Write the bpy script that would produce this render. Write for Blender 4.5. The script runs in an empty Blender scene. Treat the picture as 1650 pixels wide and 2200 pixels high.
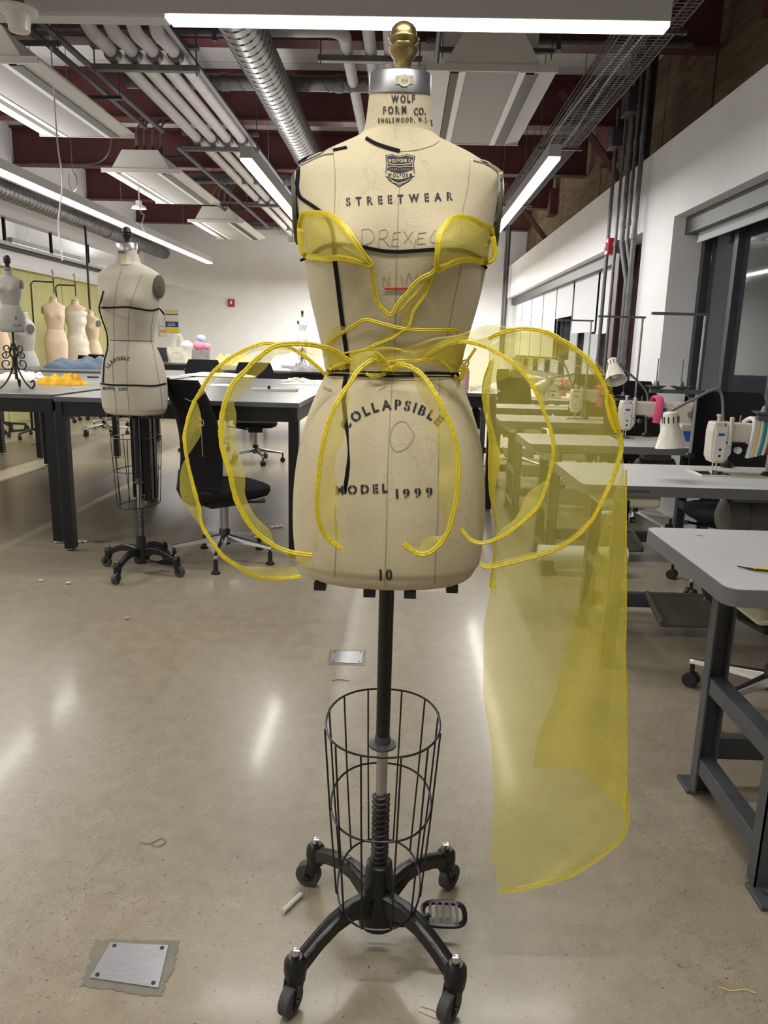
import bpy, bmesh, math, random
from mathutils import Vector, Matrix, noise
from mathutils.bvhtree import BVHTree
random.seed(7)
PI = math.pi
SC = bpy.context.scene
COL = SC.collection

# ------------------------------------------------------------------ camera
F_PX = 1600.0
CAM_H = 1.30
_yc = Vector((45, 352, F_PX)).normalized()
_u = Vector((.03, 1, 0)); _u = (_u - _u.dot(_yc) * _yc).normalized()
_xc = _u.cross(_yc)
if _xc.x < 0: _xc = -_xc
R3 = (_xc, _yc, _u)                      # world axes written in camera (right, up, forward)
CP = Vector((0, 0, CAM_H))
def cam2w(c): return Vector((R3[0].dot(c), R3[1].dot(c), R3[2].dot(c)))
def ray(px, py): return cam2w(Vector(((px - 825) / F_PX, -(py - 1100) / F_PX, 1.0)))
def at(px, py, Y): d = ray(px, py); return CP + d * (Y / d.y)
def atz(px, py, z): d = ray(px, py); return CP + d * ((z - CAM_H) / d.z)
cd = bpy.data.cameras.new('camera'); cam = bpy.data.objects.new('camera', cd); COL.objects.link(cam)
rt, up, fw = cam2w(Vector((1, 0, 0))), cam2w(Vector((0, 1, 0))), cam2w(Vector((0, 0, 1)))
M = Matrix.Identity(4)
for i in range(3):
    M[i][0] = rt[i]; M[i][1] = up[i]; M[i][2] = -fw[i]; M[i][3] = CP[i]
cam.matrix_world = M
cd.sensor_fit = 'VERTICAL'; cd.sensor_height = 24.0; cd.lens = F_PX / 2200 * 24.0
cd.clip_start = .02; cd.clip_end = 100
SC.camera = cam
# ------------------------------------------------------------------ world, exposure
w = bpy.data.worlds.new('night'); SC.world = w; w.use_nodes = True
w.node_tree.nodes['Background'].inputs[0].default_value = (.030, .045, .055, 1)
w.node_tree.nodes['Background'].inputs[1].default_value = .25
SC.view_settings.view_transform = 'Standard'; SC.view_settings.look = 'None'
SC.view_settings.gamma = 1.0; SC.view_settings.use_curve_mapping = False
SC.view_settings.exposure = 0.28
LIGHT_W = 17.0                            # watts per metre of linear luminaire
LAMP_COL = (1.0, .975, .935)
BOOST = dict(far=5.0, rear=.82, top=.9, right=.72)
def strip_lamp(k, x0, x1, y0, y1, z):
    L = bpy.data.lights.new('linear_lamp', 'AREA'); L.shape = 'RECTANGLE'
    L.size = x1 - x0; L.size_y = y1 - y0; L.energy = LIGHT_W * max(x1 - x0, y1 - y0) * BOOST.get(k, 1); L.color = LAMP_COL
    o = bpy.data.objects.new('linear_lamp', L); COL.objects.link(o); o.location = ((x0 + x1) / 2, (y0 + y1) / 2, z)
# lamps of the linear luminaires: (x0, x1, y0, y1, z of the lens)
LUM = dict(top=(-1.17, 1.19, 3.90, 4.00, 2.80), right=(1.09, 1.19, 6.40, 16.4, 2.80), middle=(-1.42, -1.32, 6.65, 16.4, 2.80),
           left=(-3.86, -3.74, 3.2, 14.9, 2.80),
           rear=(-1.35, 1.1, .60, .70, 2.80), rearl=(-3.8, -3.7, -2.4, 2.4, 2.80), beyond=(-7.55, -7.45, 14.6, 17.7, 3.05), far=(-1.7, .8, 15.6, 15.7, 2.8))  # far is added, hidden behind the front form, to brighten the back wall
UP = dict(left=.30, beyond=.6, far=1.8, middle=.22)       # share of upward light of each luminaire
for k, a in LUM.items():
    strip_lamp(k, a[0] + .008, a[1] - .008, a[2] + .008, a[3] - .008, a[4] - .013)
    if k in UP:
        L = bpy.data.lights.new('up_lamp', 'AREA'); L.shape = 'RECTANGLE'; L.size = a[1] - a[0] - .02; L.size_y = a[3] - a[2] - .02
        L.energy = UP[k] * 17.0 * max(L.size, L.size_y); L.color = (1, .975, .95)
        o = bpy.data.objects.new('up_lamp', L); COL.objects.link(o); o.location = ((a[0] + a[1]) / 2, (a[2] + a[3]) / 2, a[4] + .112); o.rotation_euler = (PI, 0, 0)

# ------------------------------------------------------------------ materials
def mat(name, col, rough=.6, metal=0, var=0, vscale=20, bump=0, bscale=80, spec=.5, emit=None, trans=0, stretch=None, coat=0):
    m = bpy.data.materials.new(name); m.use_nodes = True; nt = m.node_tree; b = nt.nodes['Principled BSDF']
    b.inputs['Base Color'].default_value = (*col, 1); b.inputs['Roughness'].default_value = rough
    b.inputs['Metallic'].default_value = metal; b.inputs['Specular IOR Level'].default_value = spec
    b.inputs['Coat Weight'].default_value = coat
    tc = nt.nodes.new('ShaderNodeTexCoord'); src = tc.outputs['Object']
    if stretch:
        mp = nt.nodes.new('ShaderNodeMapping'); mp.inputs['Scale'].default_value = stretch
        nt.links.new(src, mp.inputs[0]); src = mp.outputs[0]
    if var:
        n = nt.nodes.new('ShaderNodeTexNoise'); n.inputs['Scale'].default_value = vscale; n.inputs['Detail'].default_value = 6
        nt.links.new(src, n.inputs['Vector'])
        r = nt.nodes.new('ShaderNodeMapRange'); r.inputs[1].default_value = .3; r.inputs[2].default_value = .7
        r.inputs[3].default_value = 1 - var; r.inputs[4].default_value = 1 + var
        nt.links.new(n.outputs[0], r.inputs[0])
        mx = nt.nodes.new('ShaderNodeVectorMath'); mx.operation = 'SCALE'; mx.inputs[0].default_value = col
        nt.links.new(r.outputs[0], mx.inputs['Scale']); nt.links.new(mx.outputs[0], b.inputs['Base Color'])
    if bump:
        n2 = nt.nodes.new('ShaderNodeTexNoise'); n2.inputs['Scale'].default_value = bscale; n2.inputs['Detail'].default_value = 4
        nt.links.new(src, n2.inputs['Vector'])
        bp = nt.nodes.new('ShaderNodeBump'); bp.inputs['Strength'].default_value = bump; bp.inputs['Distance'].default_value = .003
        nt.links.new(n2.outputs[0], bp.inputs['Height']); nt.links.new(bp.outputs[0], b.inputs['Normal'])
    if emit:
        b.inputs['Emission Color'].default_value = (*col, 1); b.inputs['Emission Strength'].default_value = emit
    if trans: b.inputs['Transmission Weight'].default_value = trans
    return m

def linen(name, col, stain=0.0):
    m = bpy.data.materials.new(name); m.use_nodes = True; nt = m.node_tree; b = nt.nodes['Principled BSDF']
    N = nt.nodes.new; L = nt.links.new
    b.inputs['Roughness'].default_value = .85; b.inputs['Specular IOR Level'].default_value = .2
    b.inputs['Sheen Weight'].default_value = .15
    tc = N('ShaderNodeTexCoord')
    def nz(scale, sc3, det=3):
        mp = N('ShaderNodeMapping'); mp.inputs['Scale'].default_value = sc3; L(tc.outputs['Object'], mp.inputs[0])
        n = N('ShaderNodeTexNoise'); n.inputs['Scale'].default_value = scale; n.inputs['Detail'].default_value = det
        L(mp.outputs[0], n.inputs['Vector']); return n.outputs[0]
    hor = nz(120, (1, 1, 9)); ver = nz(120, (9, 9, 1)); big = nz(5, (1, 1, 1), 5)
    ad = N('ShaderNodeMath'); ad.operation = 'ADD'; L(hor, ad.inputs[0]); L(ver, ad.inputs[1])
    r = N('ShaderNodeMapRange'); r.inputs[1].default_value = .7; r.inputs[2].default_value = 1.3; r.inputs[3].default_value = .90; r.inputs[4].default_value = 1.08
    L(ad.outputs[0], r.inputs[0])
    r2 = N('ShaderNodeMapRange'); r2.inputs[1].default_value = .3; r2.inputs[2].default_value = .7; r2.inputs[3].default_value = .90; r2.inputs[4].default_value = 1.07
    L(big, r2.inputs[0])
    mu = N('ShaderNodeMath'); mu.operation = 'MULTIPLY'; L(r.outputs[0], mu.inputs[0]); L(r2.outputs[0], mu.inputs[1])
    vs = N('ShaderNodeVectorMath'); vs.operation = 'SCALE'; vs.inputs[0].default_value = col; L(mu.outputs[0], vs.inputs['Scale'])
    out = vs.outputs[0]
    if stain:                              # tide-mark water stains
        wn = nz(7, (1, 1, .45), 4)
        sb = N('ShaderNodeMath'); sb.operation = 'SUBTRACT'; L(wn, sb.inputs[0]); sb.inputs[1].default_value = .60
        ab = N('ShaderNodeMath'); ab.operation = 'ABSOLUTE'; L(sb.outputs[0], ab.inputs[0])
        mr = N('ShaderNodeMapRange'); mr.inputs[1].default_value = 0; mr.inputs[2].default_value = .006; mr.inputs[3].default_value = stain; mr.inputs[4].default_value = 0
        L(ab.outputs[0], mr.inputs[0])
        mx = N('ShaderNodeMix'); mx.data_type = 'RGBA'; L(mr.outputs[0], mx.inputs[0]); L(out, mx.inputs[6]); mx.inputs[7].default_value = (.26, .19, .11, 1)
        out = mx.outputs[2]
    L(out, b.inputs['Base Color'])
    bp = N('ShaderNodeBump'); bp.inputs['Strength'].default_value = .35; bp.inputs['Distance'].default_value = .0012
    L(ad.outputs[0], bp.inputs['Height']); L(bp.outputs[0], b.inputs['Normal'])
    return m

def organza(name, col, fac, tint):
    m = bpy.data.materials.new(name); m.use_nodes = True; nt = m.node_tree; nt.nodes.clear()
    N = nt.nodes.new; L = nt.links.new
    o = N('ShaderNodeOutputMaterial'); tr = N('ShaderNodeBsdfTransparent'); tr.inputs[0].default_value = (*tint, 1)
    df = N('ShaderNodeBsdfDiffuse'); df.inputs[0].default_value = (*col, 1)
    tl = N('ShaderNodeBsdfTranslucent'); tl.inputs[0].default_value = (*col, 1)
    m1 = N('ShaderNodeMixShader'); m1.inputs[0].default_value = .42; L(df.outputs[0], m1.inputs[1]); L(tl.outputs[0], m1.inputs[2])
    gl = N('ShaderNodeBsdfGlossy'); gl.inputs['Roughness'].default_value = .42; gl.inputs[0].default_value = (1, .97, .7, 1)
    m0 = N('ShaderNodeMixShader'); m0.inputs[0].default_value = .05; L(m1.outputs[0], m0.inputs[1]); L(gl.outputs[0], m0.inputs[2])
    tc = N('ShaderNodeTexCoord'); n = N('ShaderNodeTexNoise'); n.inputs['Scale'].default_value = 300; L(tc.outputs['Object'], n.inputs['Vector'])
    n2 = N('ShaderNodeTexNoise'); n2.inputs['Scale'].default_value = 9; L(tc.outputs['Object'], n2.inputs['Vector'])
    a = N('ShaderNodeMath'); a.operation = 'ADD'; L(n.outputs[0], a.inputs[0]); L(n2.outputs[0], a.inputs[1])
    r = N('ShaderNodeMapRange'); r.inputs[1].default_value = .7; r.inputs[2].default_value = 1.3; r.inputs[3].default_value = .84; r.inputs[4].default_value = 1.14
    L(a.outputs[0], r.inputs[0]); vs = N('ShaderNodeVectorMath'); vs.operation = 'SCALE'; vs.inputs[0].default_value = col; L(r.outputs[0], vs.inputs['Scale'])
    L(vs.outputs[0], df.inputs[0]); L(vs.outputs[0], tl.inputs[0])
    m2 = N('ShaderNodeMixShader'); m2.inputs[0].default_value = min(1, fac + .06); L(tr.outputs[0], m2.inputs[1]); L(m0.outputs[0], m2.inputs[2])
    L(m2.outputs[0], o.inputs[0]); return m

def floor_mat():
    m = bpy.data.materials.new('polished_concrete'); m.use_nodes = True; nt = m.node_tree; b = nt.nodes['Principled BSDF']
    N = nt.nodes.new; L = nt.links.new
    tc = N('ShaderNodeTexCoord')
    def nz(s, det=4, rough=.5):
        n = N('ShaderNodeTexNoise'); n.inputs['Scale'].default_value = s; n.inputs['Detail'].default_value = det; n.inputs['Roughness'].default_value = rough
        L(tc.outputs['Object'], n.inputs['Vector']); return n
    big = nz(.9, 6); mid = nz(14, 10, .72); sp = nz(170, 2)
    cr = N('ShaderNodeValToRGB'); e = cr.color_ramp.elements
    e[0].position = .32; e[0].color = (.240, .203, .142, 1); e[1].position = .68; e[1].color = (.325, .282, .202, 1)
    ad = N('ShaderNodeMath'); ad.operation = 'MULTIPLY_ADD'; L(mid.outputs[0], ad.inputs[0]); ad.inputs[1].default_value = .80
    h = N('ShaderNodeMath'); h.operation = 'MULTIPLY'; L(big.outputs[0], h.inputs[0]); h.inputs[1].default_value = .20; L(h.outputs[0], ad.inputs[2])
    L(ad.outputs[0], cr.inputs[0])
    # light aggregate specks
    s1 = N('ShaderNodeMapRange'); s1.inputs[1].default_value = .66; s1.inputs[2].default_value = .74; L(sp.outputs[0], s1.inputs[0])
    mx = N('ShaderNodeMix'); mx.data_type = 'RGBA'; L(s1.outputs[0], mx.inputs[0]); L(cr.outputs[0], mx.inputs[6]); mx.inputs[7].default_value = (.47, .43, .37, 1)
    sd = nz(90, 3); s2 = N('ShaderNodeMapRange'); s2.inputs[1].default_value = .34; s2.inputs[2].default_value = .28; L(sd.outputs[0], s2.inputs[0])
    mxd = N('ShaderNodeMix'); mxd.data_type = 'RGBA'; L(s2.outputs[0], mxd.inputs[0]); L(mx.outputs[2], mxd.inputs[6]); mxd.inputs[7].default_value = (.10, .078, .06, 1)
    # hairline crazing in patches
    dn = nz(9, 4, .7); mm = N('ShaderNodeVectorMath'); mm.operation = 'SCALE'; mm.inputs['Scale'].default_value = .17; L(dn.outputs['Color'], mm.inputs[0])
    av = N('ShaderNodeVectorMath'); av.operation = 'ADD'; L(tc.outputs['Object'], av.inputs[0]); L(mm.outputs[0], av.inputs[1])
    vo = N('ShaderNodeTexVoronoi'); vo.feature = 'DISTANCE_TO_EDGE'; vo.inputs['Scale'].default_value = 21; L(av.outputs[0], vo.inputs['Vector'])
    c1 = N('ShaderNodeMapRange'); c1.inputs[1].default_value = .004; c1.inputs[2].default_value = .016; c1.inputs[3].default_value = 1; c1.inputs[4].default_value = 0; L(vo.outputs[0], c1.inputs[0])
    pm = nz(1.7, 3); c2 = N('ShaderNodeMapRange'); c2.inputs[1].default_value = .47; c2.inputs[2].default_value = .60; c2.inputs[4].default_value = .55; L(pm.outputs[0], c2.inputs[0]); c2.inputs[4].default_value = .75
    mu = N('ShaderNodeMath'); mu.operation = 'MULTIPLY'; L(c1.outputs[0], mu.inputs[0]); L(c2.outputs[0], mu.inputs[1])
    mx2 = N('ShaderNodeMix'); mx2.data_type = 'RGBA'; L(mu.outputs[0], mx2.inputs[0]); L(mxd.outputs[2], mx2.inputs[6]); mx2.inputs[7].default_value = (.09, .07, .055, 1)
    L(mx2.outputs[2], b.inputs['Base Color'])
    rr = N('ShaderNodeMapRange'); rr.inputs[1].default_value = .3; rr.inputs[2].default_value = .7; rr.inputs[3].default_value = .30; rr.inputs[4].default_value = .38
    L(mid.outputs[0], rr.inputs[0]); L(rr.outputs[0], b.inputs['Roughness'])
    bp = N('ShaderNodeBump'); bp.inputs['Strength'].default_value = .05; bp.inputs['Distance'].default_value = .001; L(mid.outputs[0], bp.inputs['Height']); L(bp.outputs[0], b.inputs['Normal'])
    b.inputs['Specular IOR Level'].default_value = .45; b.inputs['Coat Weight'].default_value = .13; b.inputs['Coat Roughness'].default_value = .12
    return m

MT = dict(
    floor=floor_mat(), white=mat('white_paint', (.80, .80, .81), .75, var=.03, vscale=3), ceil=mat('deck_paint', (.55, .53, .52), .8, var=.08, vscale=2),
    olive=mat('olive_curtain', (.46, .44, .19), .8, var=.06, vscale=2, stretch=(1, 6, .2)),
    wood=mat('formed_concrete', (.125, .088, .048), .9, var=.35, vscale=5, bump=.5, bscale=40, stretch=(1, .6, 4)),
    redsteel=mat('oxide_red_steel', (.105, .027, .026), .55, var=.18, vscale=4),
    colsteel=mat('brown_column_paint', (.085, .045, .040), .5, var=.2, vscale=5),
    darksteel=mat('dark_brown_steel', (.045, .026, .026), .6, var=.3, vscale=6),
    galv=mat('galvanised_steel', (.23, .23, .235), .38, .85, var=.22, vscale=14), galvd=mat('dull_galvanised', (.16, .16, .165), .5, .7, var=.2, vscale=14),
    strut=mat('grey_strut', (.09, .09, .10), .5, .6), pipe=mat('white_pipe_wrap', (.50, .47, .45), .7, var=.08, vscale=8),
    unit=mat('unit_enamel', (.60, .58, .53), .45, var=.04, vscale=3), unitp=mat('perforated_panel', (.36, .345, .325), .6), unitw=mat('unit_lip', (.75, .73, .70), .4),
    black=mat('matte_black', (.012, .012, .013), .45), blackm=mat('black_enamel', (.008, .008, .008), .32, .1, var=.4, vscale=60, bump=.15, bscale=90),
    blackf=mat('black_fabric', (.009, .009, .010), .95, spec=.25, bump=.3, bscale=200), rubber=mat('grey_rubber', (.05, .05, .052), .6),
    lamp=mat('lamp_diffuser', (1, .985, .95), .5, emit=3.2), lampoff=mat('unlit_diffuser', (.62, .62, .62), .4), lumb=mat('luminaire_body', (.50, .49, .48), .45),
    chrome=mat('polished_aluminium', (.72, .72, .72), .18, 1), steel=mat('brushed_steel', (.42, .42, .44), .35, .95, var=.12, vscale=30, stretch=(1, 12, 1)),
    brass=mat('aged_brass', (.33, .25, .11), .34, .9, var=.35, vscale=45, bump=.15, bscale=120),
    linen=linen('beige_linen', (.585, .505, .335), .22), linen2=linen('pale_linen', (.50, .46, .37)), linen3=linen('peach_linen', (.66, .50, .36)), linen4=linen('grey_linen', (.36, .345, .32)),
    tape=mat('black_twill_tape', (.006, .0065, .008), .85, spec=.2, bump=.4, bscale=400), ink=mat('black_stencil_ink', (.022, .022, .026), .8),
    crest=mat('crest_ink', (.025, .025, .03), .8), pencil=mat('pencil_grey', (.34, .29, .20), .9), seam=mat('seam_thread', (.33, .27, .19), .9),
    redtape=mat('red_tape', (.50, .03, .03), .5), paper=mat('ivory_paper', (.62, .56, .42), .7), tag=mat('old_tag', (.50, .45, .33), .7),
    org=organza('yellow_organza', (.80, .70, .14), .35, (.95, .94, .74)), hem=organza('gathered_organza_hem', (.88, .76, .05), .88, (.95, .85, .2)), orgd=organza('folded_organza', (.82, .72, .10), .62, (.95, .92, .5)),
    top=mat('grey_laminate', (.50, .50, .50), .42, var=.04, vscale=5), edge=mat('grey_edge_band', (.14, .14, .15), .5), frame=mat('grey_powder_coat', (.060, .064, .072), .42, var=.15, vscale=30),
    tray=mat('cream_plastic', (.55, .53, .40), .45), tabletop=mat('dark_worktop', (.085, .085, .09), .30, var=.25, vscale=7), tframe=mat('black_table_frame', (.006, .006, .007), .45, spec=.35), capm=mat('dull_cap_metal', (.27, .27, .28), .42, .9, var=.2, vscale=25),
    mach=mat('machine_enamel', (.60, .56, .48), .3, coat=.3), machd=mat('machine_grey', (.20, .19, .17), .5), shade=mat('lamp_shade_enamel', (.66, .64, .54), .3, coat=.4),
    pink=mat('pink_felt', (.78, .10, .22), .9, bump=.4, bscale=150), blue=mat('blue_print', (.03, .10, .42), .5), yellow=mat('yellow_print', (.80, .62, .03), .6), navy=mat('navy_print', (.03, .04, .16), .6),
    gold=mat('mustard_cloth', (.85, .48, .02), .85, bump=.4, bscale=60), muslin=mat('cream_muslin', (.62, .58, .48), .9, var=.08, bump=.5, bscale=40),
    mwhite=mat('white_cloth', (.72, .71, .70), .9, bump=.3, bscale=40), gcloth=mat('grey_cloth', (.26, .25, .24), .85, bump=.5, bscale=30), denim=mat('blue_grey_cloth', (.07, .10, .14), .9, bump=.5, bscale=30),
    dkcloth=mat('dark_cloth', (.03, .03, .035), .9), glass=mat('dark_window_glass', (.30, .36, .38), .03, spec=.6, trans=.9), wframe=mat('window_frame_charcoal', (.045, .048, .052), .45),
    shadeb=mat('roller_blind', (.58, .59, .62), .8, var=.02, vscale=2), red=mat('alarm_red', (.38, .02, .03), .35), patch=mat('floor_patch', (.17, .158, .115), .5, var=.15, vscale=20),
    green=mat('teal_stripe', (.05, .27, .22), .9), night=mat('night_facade', (.05, .075, .08), .6, var=.3, vscale=1.5), pinkb=mat('pink_plush', (.82, .28, .42), .95), blueb=mat('light_blue_plush', (.42, .60, .80), .95),
    glue=mat('clear_plastic', (.62, .60, .55), .2), straw=mat('straw_yellow', (.72, .60, .26), .9), darkmetal=mat('dark_cast_iron', (.03, .028, .026), .45, .5), armplate=mat('arm_plate', (.075, .068, .045), .6),
    litwin=mat('lit_window_across', (1, .95, .85), .5, emit=2.0), skin=mat('rosy_bottle', (.72, .42, .38), .4), white2=mat('white_plastic', (.70, .69, .66), .35), copper=mat('braided_hose', (.12, .105, .095), .45, .6))

for k_ in ('lamp', 'litwin'):
    try: MT[k_].cycles.emission_sampling = 'NONE'      # the area lamps carry this light; keeps sampling clean
    except Exception: pass

# ------------------------------------------------------------------ geometry collector
class G:
    def __init__(s): s.v = []; s.f = []
    def add(s, vs, fs):
        n = len(s.v); s.v += [Vector(v) for v in vs]; s.f += [tuple(i + n for i in f) for f in fs]; return s
    def box(s, c, d, rz=0, rx=0, ry=0):
        x, y, z = d[0] / 2, d[1] / 2, d[2] / 2
        m = Matrix.Translation(Vector(c)) @ Matrix.Rotation(rz, 4, 'Z') @ Matrix.Rotation(ry, 4, 'Y') @ Matrix.Rotation(rx, 4, 'X')
        vs = [m @ Vector((a * x, b * y, e * z)) for e in (-1, 1) for b in (-1, 1) for a in (-1, 1)]
        return s.add(vs, [(0, 2, 3, 1), (4, 5, 7, 6), (0, 1, 5, 4), (1, 3, 7, 5), (3, 2, 6, 7), (2, 0, 4, 6)])
    def b2(s, x0, x1, y0, y1, z0, z1): return s.box(((x0 + x1) / 2, (y0 + y1) / 2, (z0 + z1) / 2), (x1 - x0, y1 - y0, z1 - z0))
    def tube(s, pts, r, n=10, closed=False, cap=True, sq=1.0):
        pts = [Vector(p) for p in pts]; k = len(pts); rs = r if isinstance(r, (list, tuple)) else [r] * k
        base = len(s.v); ref = None
        for i, p in enumerate(pts):
            if closed: t = pts[(i + 1) % k] - pts[i - 1]
            else: t = pts[min(i + 1, k - 1)] - pts[max(i - 1, 0)]
            t = t.normalized() if t.length > 1e-9 else Vector((0, 0, 1))
            if ref is None:
                ref = Vector((0, 0, 1)) if abs(t.z) < .9 else Vector((0, 1, 0))
            a = (ref - ref.dot(t) * t)
            a = a.normalized() if a.length > 1e-6 else t.orthogonal().normalized()
            b = t.cross(a); ref = a
            for j in range(n):
                th = 2 * PI * j / n; s.v.append(p + (a * math.cos(th) * sq + b * math.sin(th)) * rs[i])
        for i in range(k if closed else k - 1):
            for j in range(n):
                a0 = base + i * n + j; a1 = base + i * n + (j + 1) % n; i2 = (i + 1) % k
                s.f.append((a0, a1, base + i2 * n + (j + 1) % n, base + i2 * n + j))
        if cap and not closed:
            s.f.append(tuple(base + j for j in range(n))[::-1]); s.f.append(tuple(base + (k - 1) * n + j for j in range(n)))
        return s
    def cyl(s, p0, p1, r, n=14): return s.tube([p0, p1], r, n)
    def lathe(s, prof, c=(0, 0, 0), n=24, ax=None, sx=1, sy=1):
        base = len(s.v); c = Vector(c); q = Vector((0, 0, 1)).rotation_difference(Vector(ax)).to_matrix() if ax else Matrix.Identity(3)
        for (r, z) in prof:
            for j in range(n):
                th = 2 * PI * j / n; s.v.append(c + q @ Vector((r * math.cos(th) * sx, r * math.sin(th) * sy, z)))
        for i in range(len(prof) - 1):
            for j in range(n):
                s.f.append((base + i * n + j, base + i * n + (j + 1) % n, base + (i + 1) * n + (j + 1) % n, base + (i + 1) * n + j))
        s.f.append(tuple(base + j for j in range(n))[::-1]); s.f.append(tuple(base + (len(prof) - 1) * n + j for j in range(n)))
        return s
    def prism(s, poly, a0, a1, axis='z'):
        n = len(poly); f = {'z': lambda p, a: (p[0], p[1], a), 'y': lambda p, a: (p[0], a, p[1]), 'x': lambda p, a: (a, p[0], p[1])}[axis]
        return s.add([f(p, a0) for p in poly] + [f(p, a1) for p in poly],
                     [tuple(range(n))[::-1], tuple(range(n, 2 * n))] + [(i, (i + 1) % n, n + (i + 1) % n, n + i) for i in range(n)])
    def rows(s, rows, closed=True, cap=True):
        base = len(s.v); n = len(rows[0])
        for r in rows: s.v += [Vector(p) for p in r]
        for i in range(len(rows) - 1):
            for j in range(n if closed else n - 1):
                s.f.append((base + i * n + j, base + i * n + (j + 1) % n, base + (i + 1) * n + (j + 1) % n, base + (i + 1) * n + j))
        if closed and cap:
            s.f.append(tuple(base + j for j in range(n))[::-1]); s.f.append(tuple(base + (len(rows) - 1) * n + j for j in range(n)))
        return s
    def ball(s, c, r, n=12):
        r = r if isinstance(r, (tuple, list)) else (r, r, r)
        pr = [(math.sin(PI * i / 8), -math.cos(PI * i / 8)) for i in range(9)]; pr[0] = (.02, -1); pr[-1] = (.02, 1)
        b = len(s.v); s.lathe(pr, n=n)
        for i in range(b, len(s.v)): v = s.v[i]; s.v[i] = Vector((c[0] + v.x * r[0], c[1] + v.y * r[1], c[2] + v.z * r[2]))
        return s
    def xf(s, m): s.v = [m @ v for v in s.v]; return s

def tagp(o, label=None, cat=None, group=None, kind=None):
    if label: o['label'] = label
    if cat: o['category'] = cat
    if group: o['group'] = group
    if kind: o['kind'] = kind
    return o
def ob(name, g, m, parent=None, smooth=False, bevel=0, world=False, label=None, cat=None, group=None, kind=None, solid=0, sub=0, loc=None):
    me = bpy.data.meshes.new(name)
    vs = g.v
    if world and parent is not None:
        mi = WM(parent).inverted(); vs = [mi @ v for v in vs]
    if loc is not None:
        L_ = Vector(loc); vs = [v - L_ for v in vs]
    me.from_pydata([tuple(v) for v in vs], [], g.f); me.update()
    bm = bmesh.new(); bm.from_mesh(me); bmesh.ops.recalc_face_normals(bm, faces=bm.faces); bm.to_mesh(me); bm.free()
    me.materials.append(MT[m] if isinstance(m, str) else m)
    if smooth:
        me.polygons.foreach_set('use_smooth', [True] * len(me.polygons))
        try: me.set_sharp_from_angle(angle=math.radians(45))
        except Exception: pass
    o = bpy.data.objects.new(name, me); COL.objects.link(o)
    if parent is not None: o.parent = parent
    if loc is not None: o.location = loc
    if bevel:
        b = o.modifiers.new('bevel', 'BEVEL'); b.width = bevel; b.segments = 2; b.limit_method = 'ANGLE'
    if solid:
        b = o.modifiers.new('solid', 'SOLIDIFY'); b.thickness = solid; b.offset = 0
    return tagp(o, label, cat, group, kind)
def WM(o):
    m = Matrix.LocRotScale(o.location, o.rotation_euler, o.scale)
    return WM(o.parent) @ m if o.parent else m
def thing(name, label, cat, loc=(0, 0, 0), rz=0, group=None, sc=1):
    o = bpy.data.objects.new(name, None); o.empty_display_size = .05; COL.objects.link(o)
    o.location = loc; o.rotation_euler = (0, 0, rz); o.scale = (sc, sc, sc)
    return tagp(o, label, cat, group)
def struct(name, g, m, parent=None, **k): return ob(name, g, m, parent, kind=None if parent else 'structure', **k)
def dup(root, loc, rz, label, group=None, skip=()):
    def cp(o, par):
        c = o.copy(); COL.objects.link(c); c.parent = par
        for ch in kids.get(o.name, []):
            if ch.name.split('.')[0] not in skip: cp(ch, c)
        return c
    kids = {}
    for o in COL.objects:
        if o.parent: kids.setdefault(o.parent.name, []).append(o)
    c = cp(root, None); c.location = loc; c.rotation_euler = (0, 0, rz); c['label'] = label
    if group: c['group'] = group
    return c
def catmull(P, n):
    P = [Vector(p) for p in P]; Q = [P[0] * 2 - P[1]] + P + [P[-1] * 2 - P[-2]]; out = []
    for k in range(n):
        t = k / (n - 1) * (len(P) - 1); i = min(int(t), len(P) - 2); t -= i
        a, b, c, d = Q[i:i + 4]
        out.append(.5 * ((2 * b) + (c - a) * t + (2 * a - 5 * b + 4 * c - d) * t * t + (3 * b - a - 3 * c + d) * t ** 3))
    return out
def cloth(cx, cy, z, sx, sy, h, seed, rz=0, n=26, fold=3.0):
    """a crumpled cloth lying on a surface, edges down on it"""
    g = G(); top = []; 
    for j in range(n):
        row = []
        for i in range(n):
            u, v = i / (n - 1) * 2 - 1, j / (n - 1) * 2 - 1
            q = noise.noise(Vector((u * 1.3 + seed, v * 1.3, seed * .7)))
            e = 1 + .16 * q + .1 * noise.noise(Vector((u * 4, v * 4, seed)))
            fall = max(0, 1 - max(abs(u), abs(v)) ** 3)
            hh = h * .75 * fall * (.45 + .9 * abs(noise.noise(Vector((u * fold * .6 + seed, v * fold * .5, 3)))) * 1.3 + .18 * noise.noise(Vector((u * 4.5, v * 4.5, seed))))
            row.append((u * sx / 2 * e, v * sy / 2 * e, max(hh, 0) + .003))
        top.append(row)
    g.rows(top, closed=False)
    nb = len(g.v)
    g.rows([[(p[0], p[1], 0) for p in r] for r in top], closed=False)
    ring = [i for i in range(n)] + [n * j + n - 1 for j in range(1, n)] + [n * (n - 1) + i for i in range(n - 2, -1, -1)] + [n * j for j in range(n - 2, 0, -1)]
    for a, b in zip(ring, ring[1:] + ring[:1]): g.f.append((a, b, nb + b, nb + a))
    g.xf(Matrix.Translation((cx, cy, z)) @ Matrix.Rotation(rz, 4, 'Z'))
    return g

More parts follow.
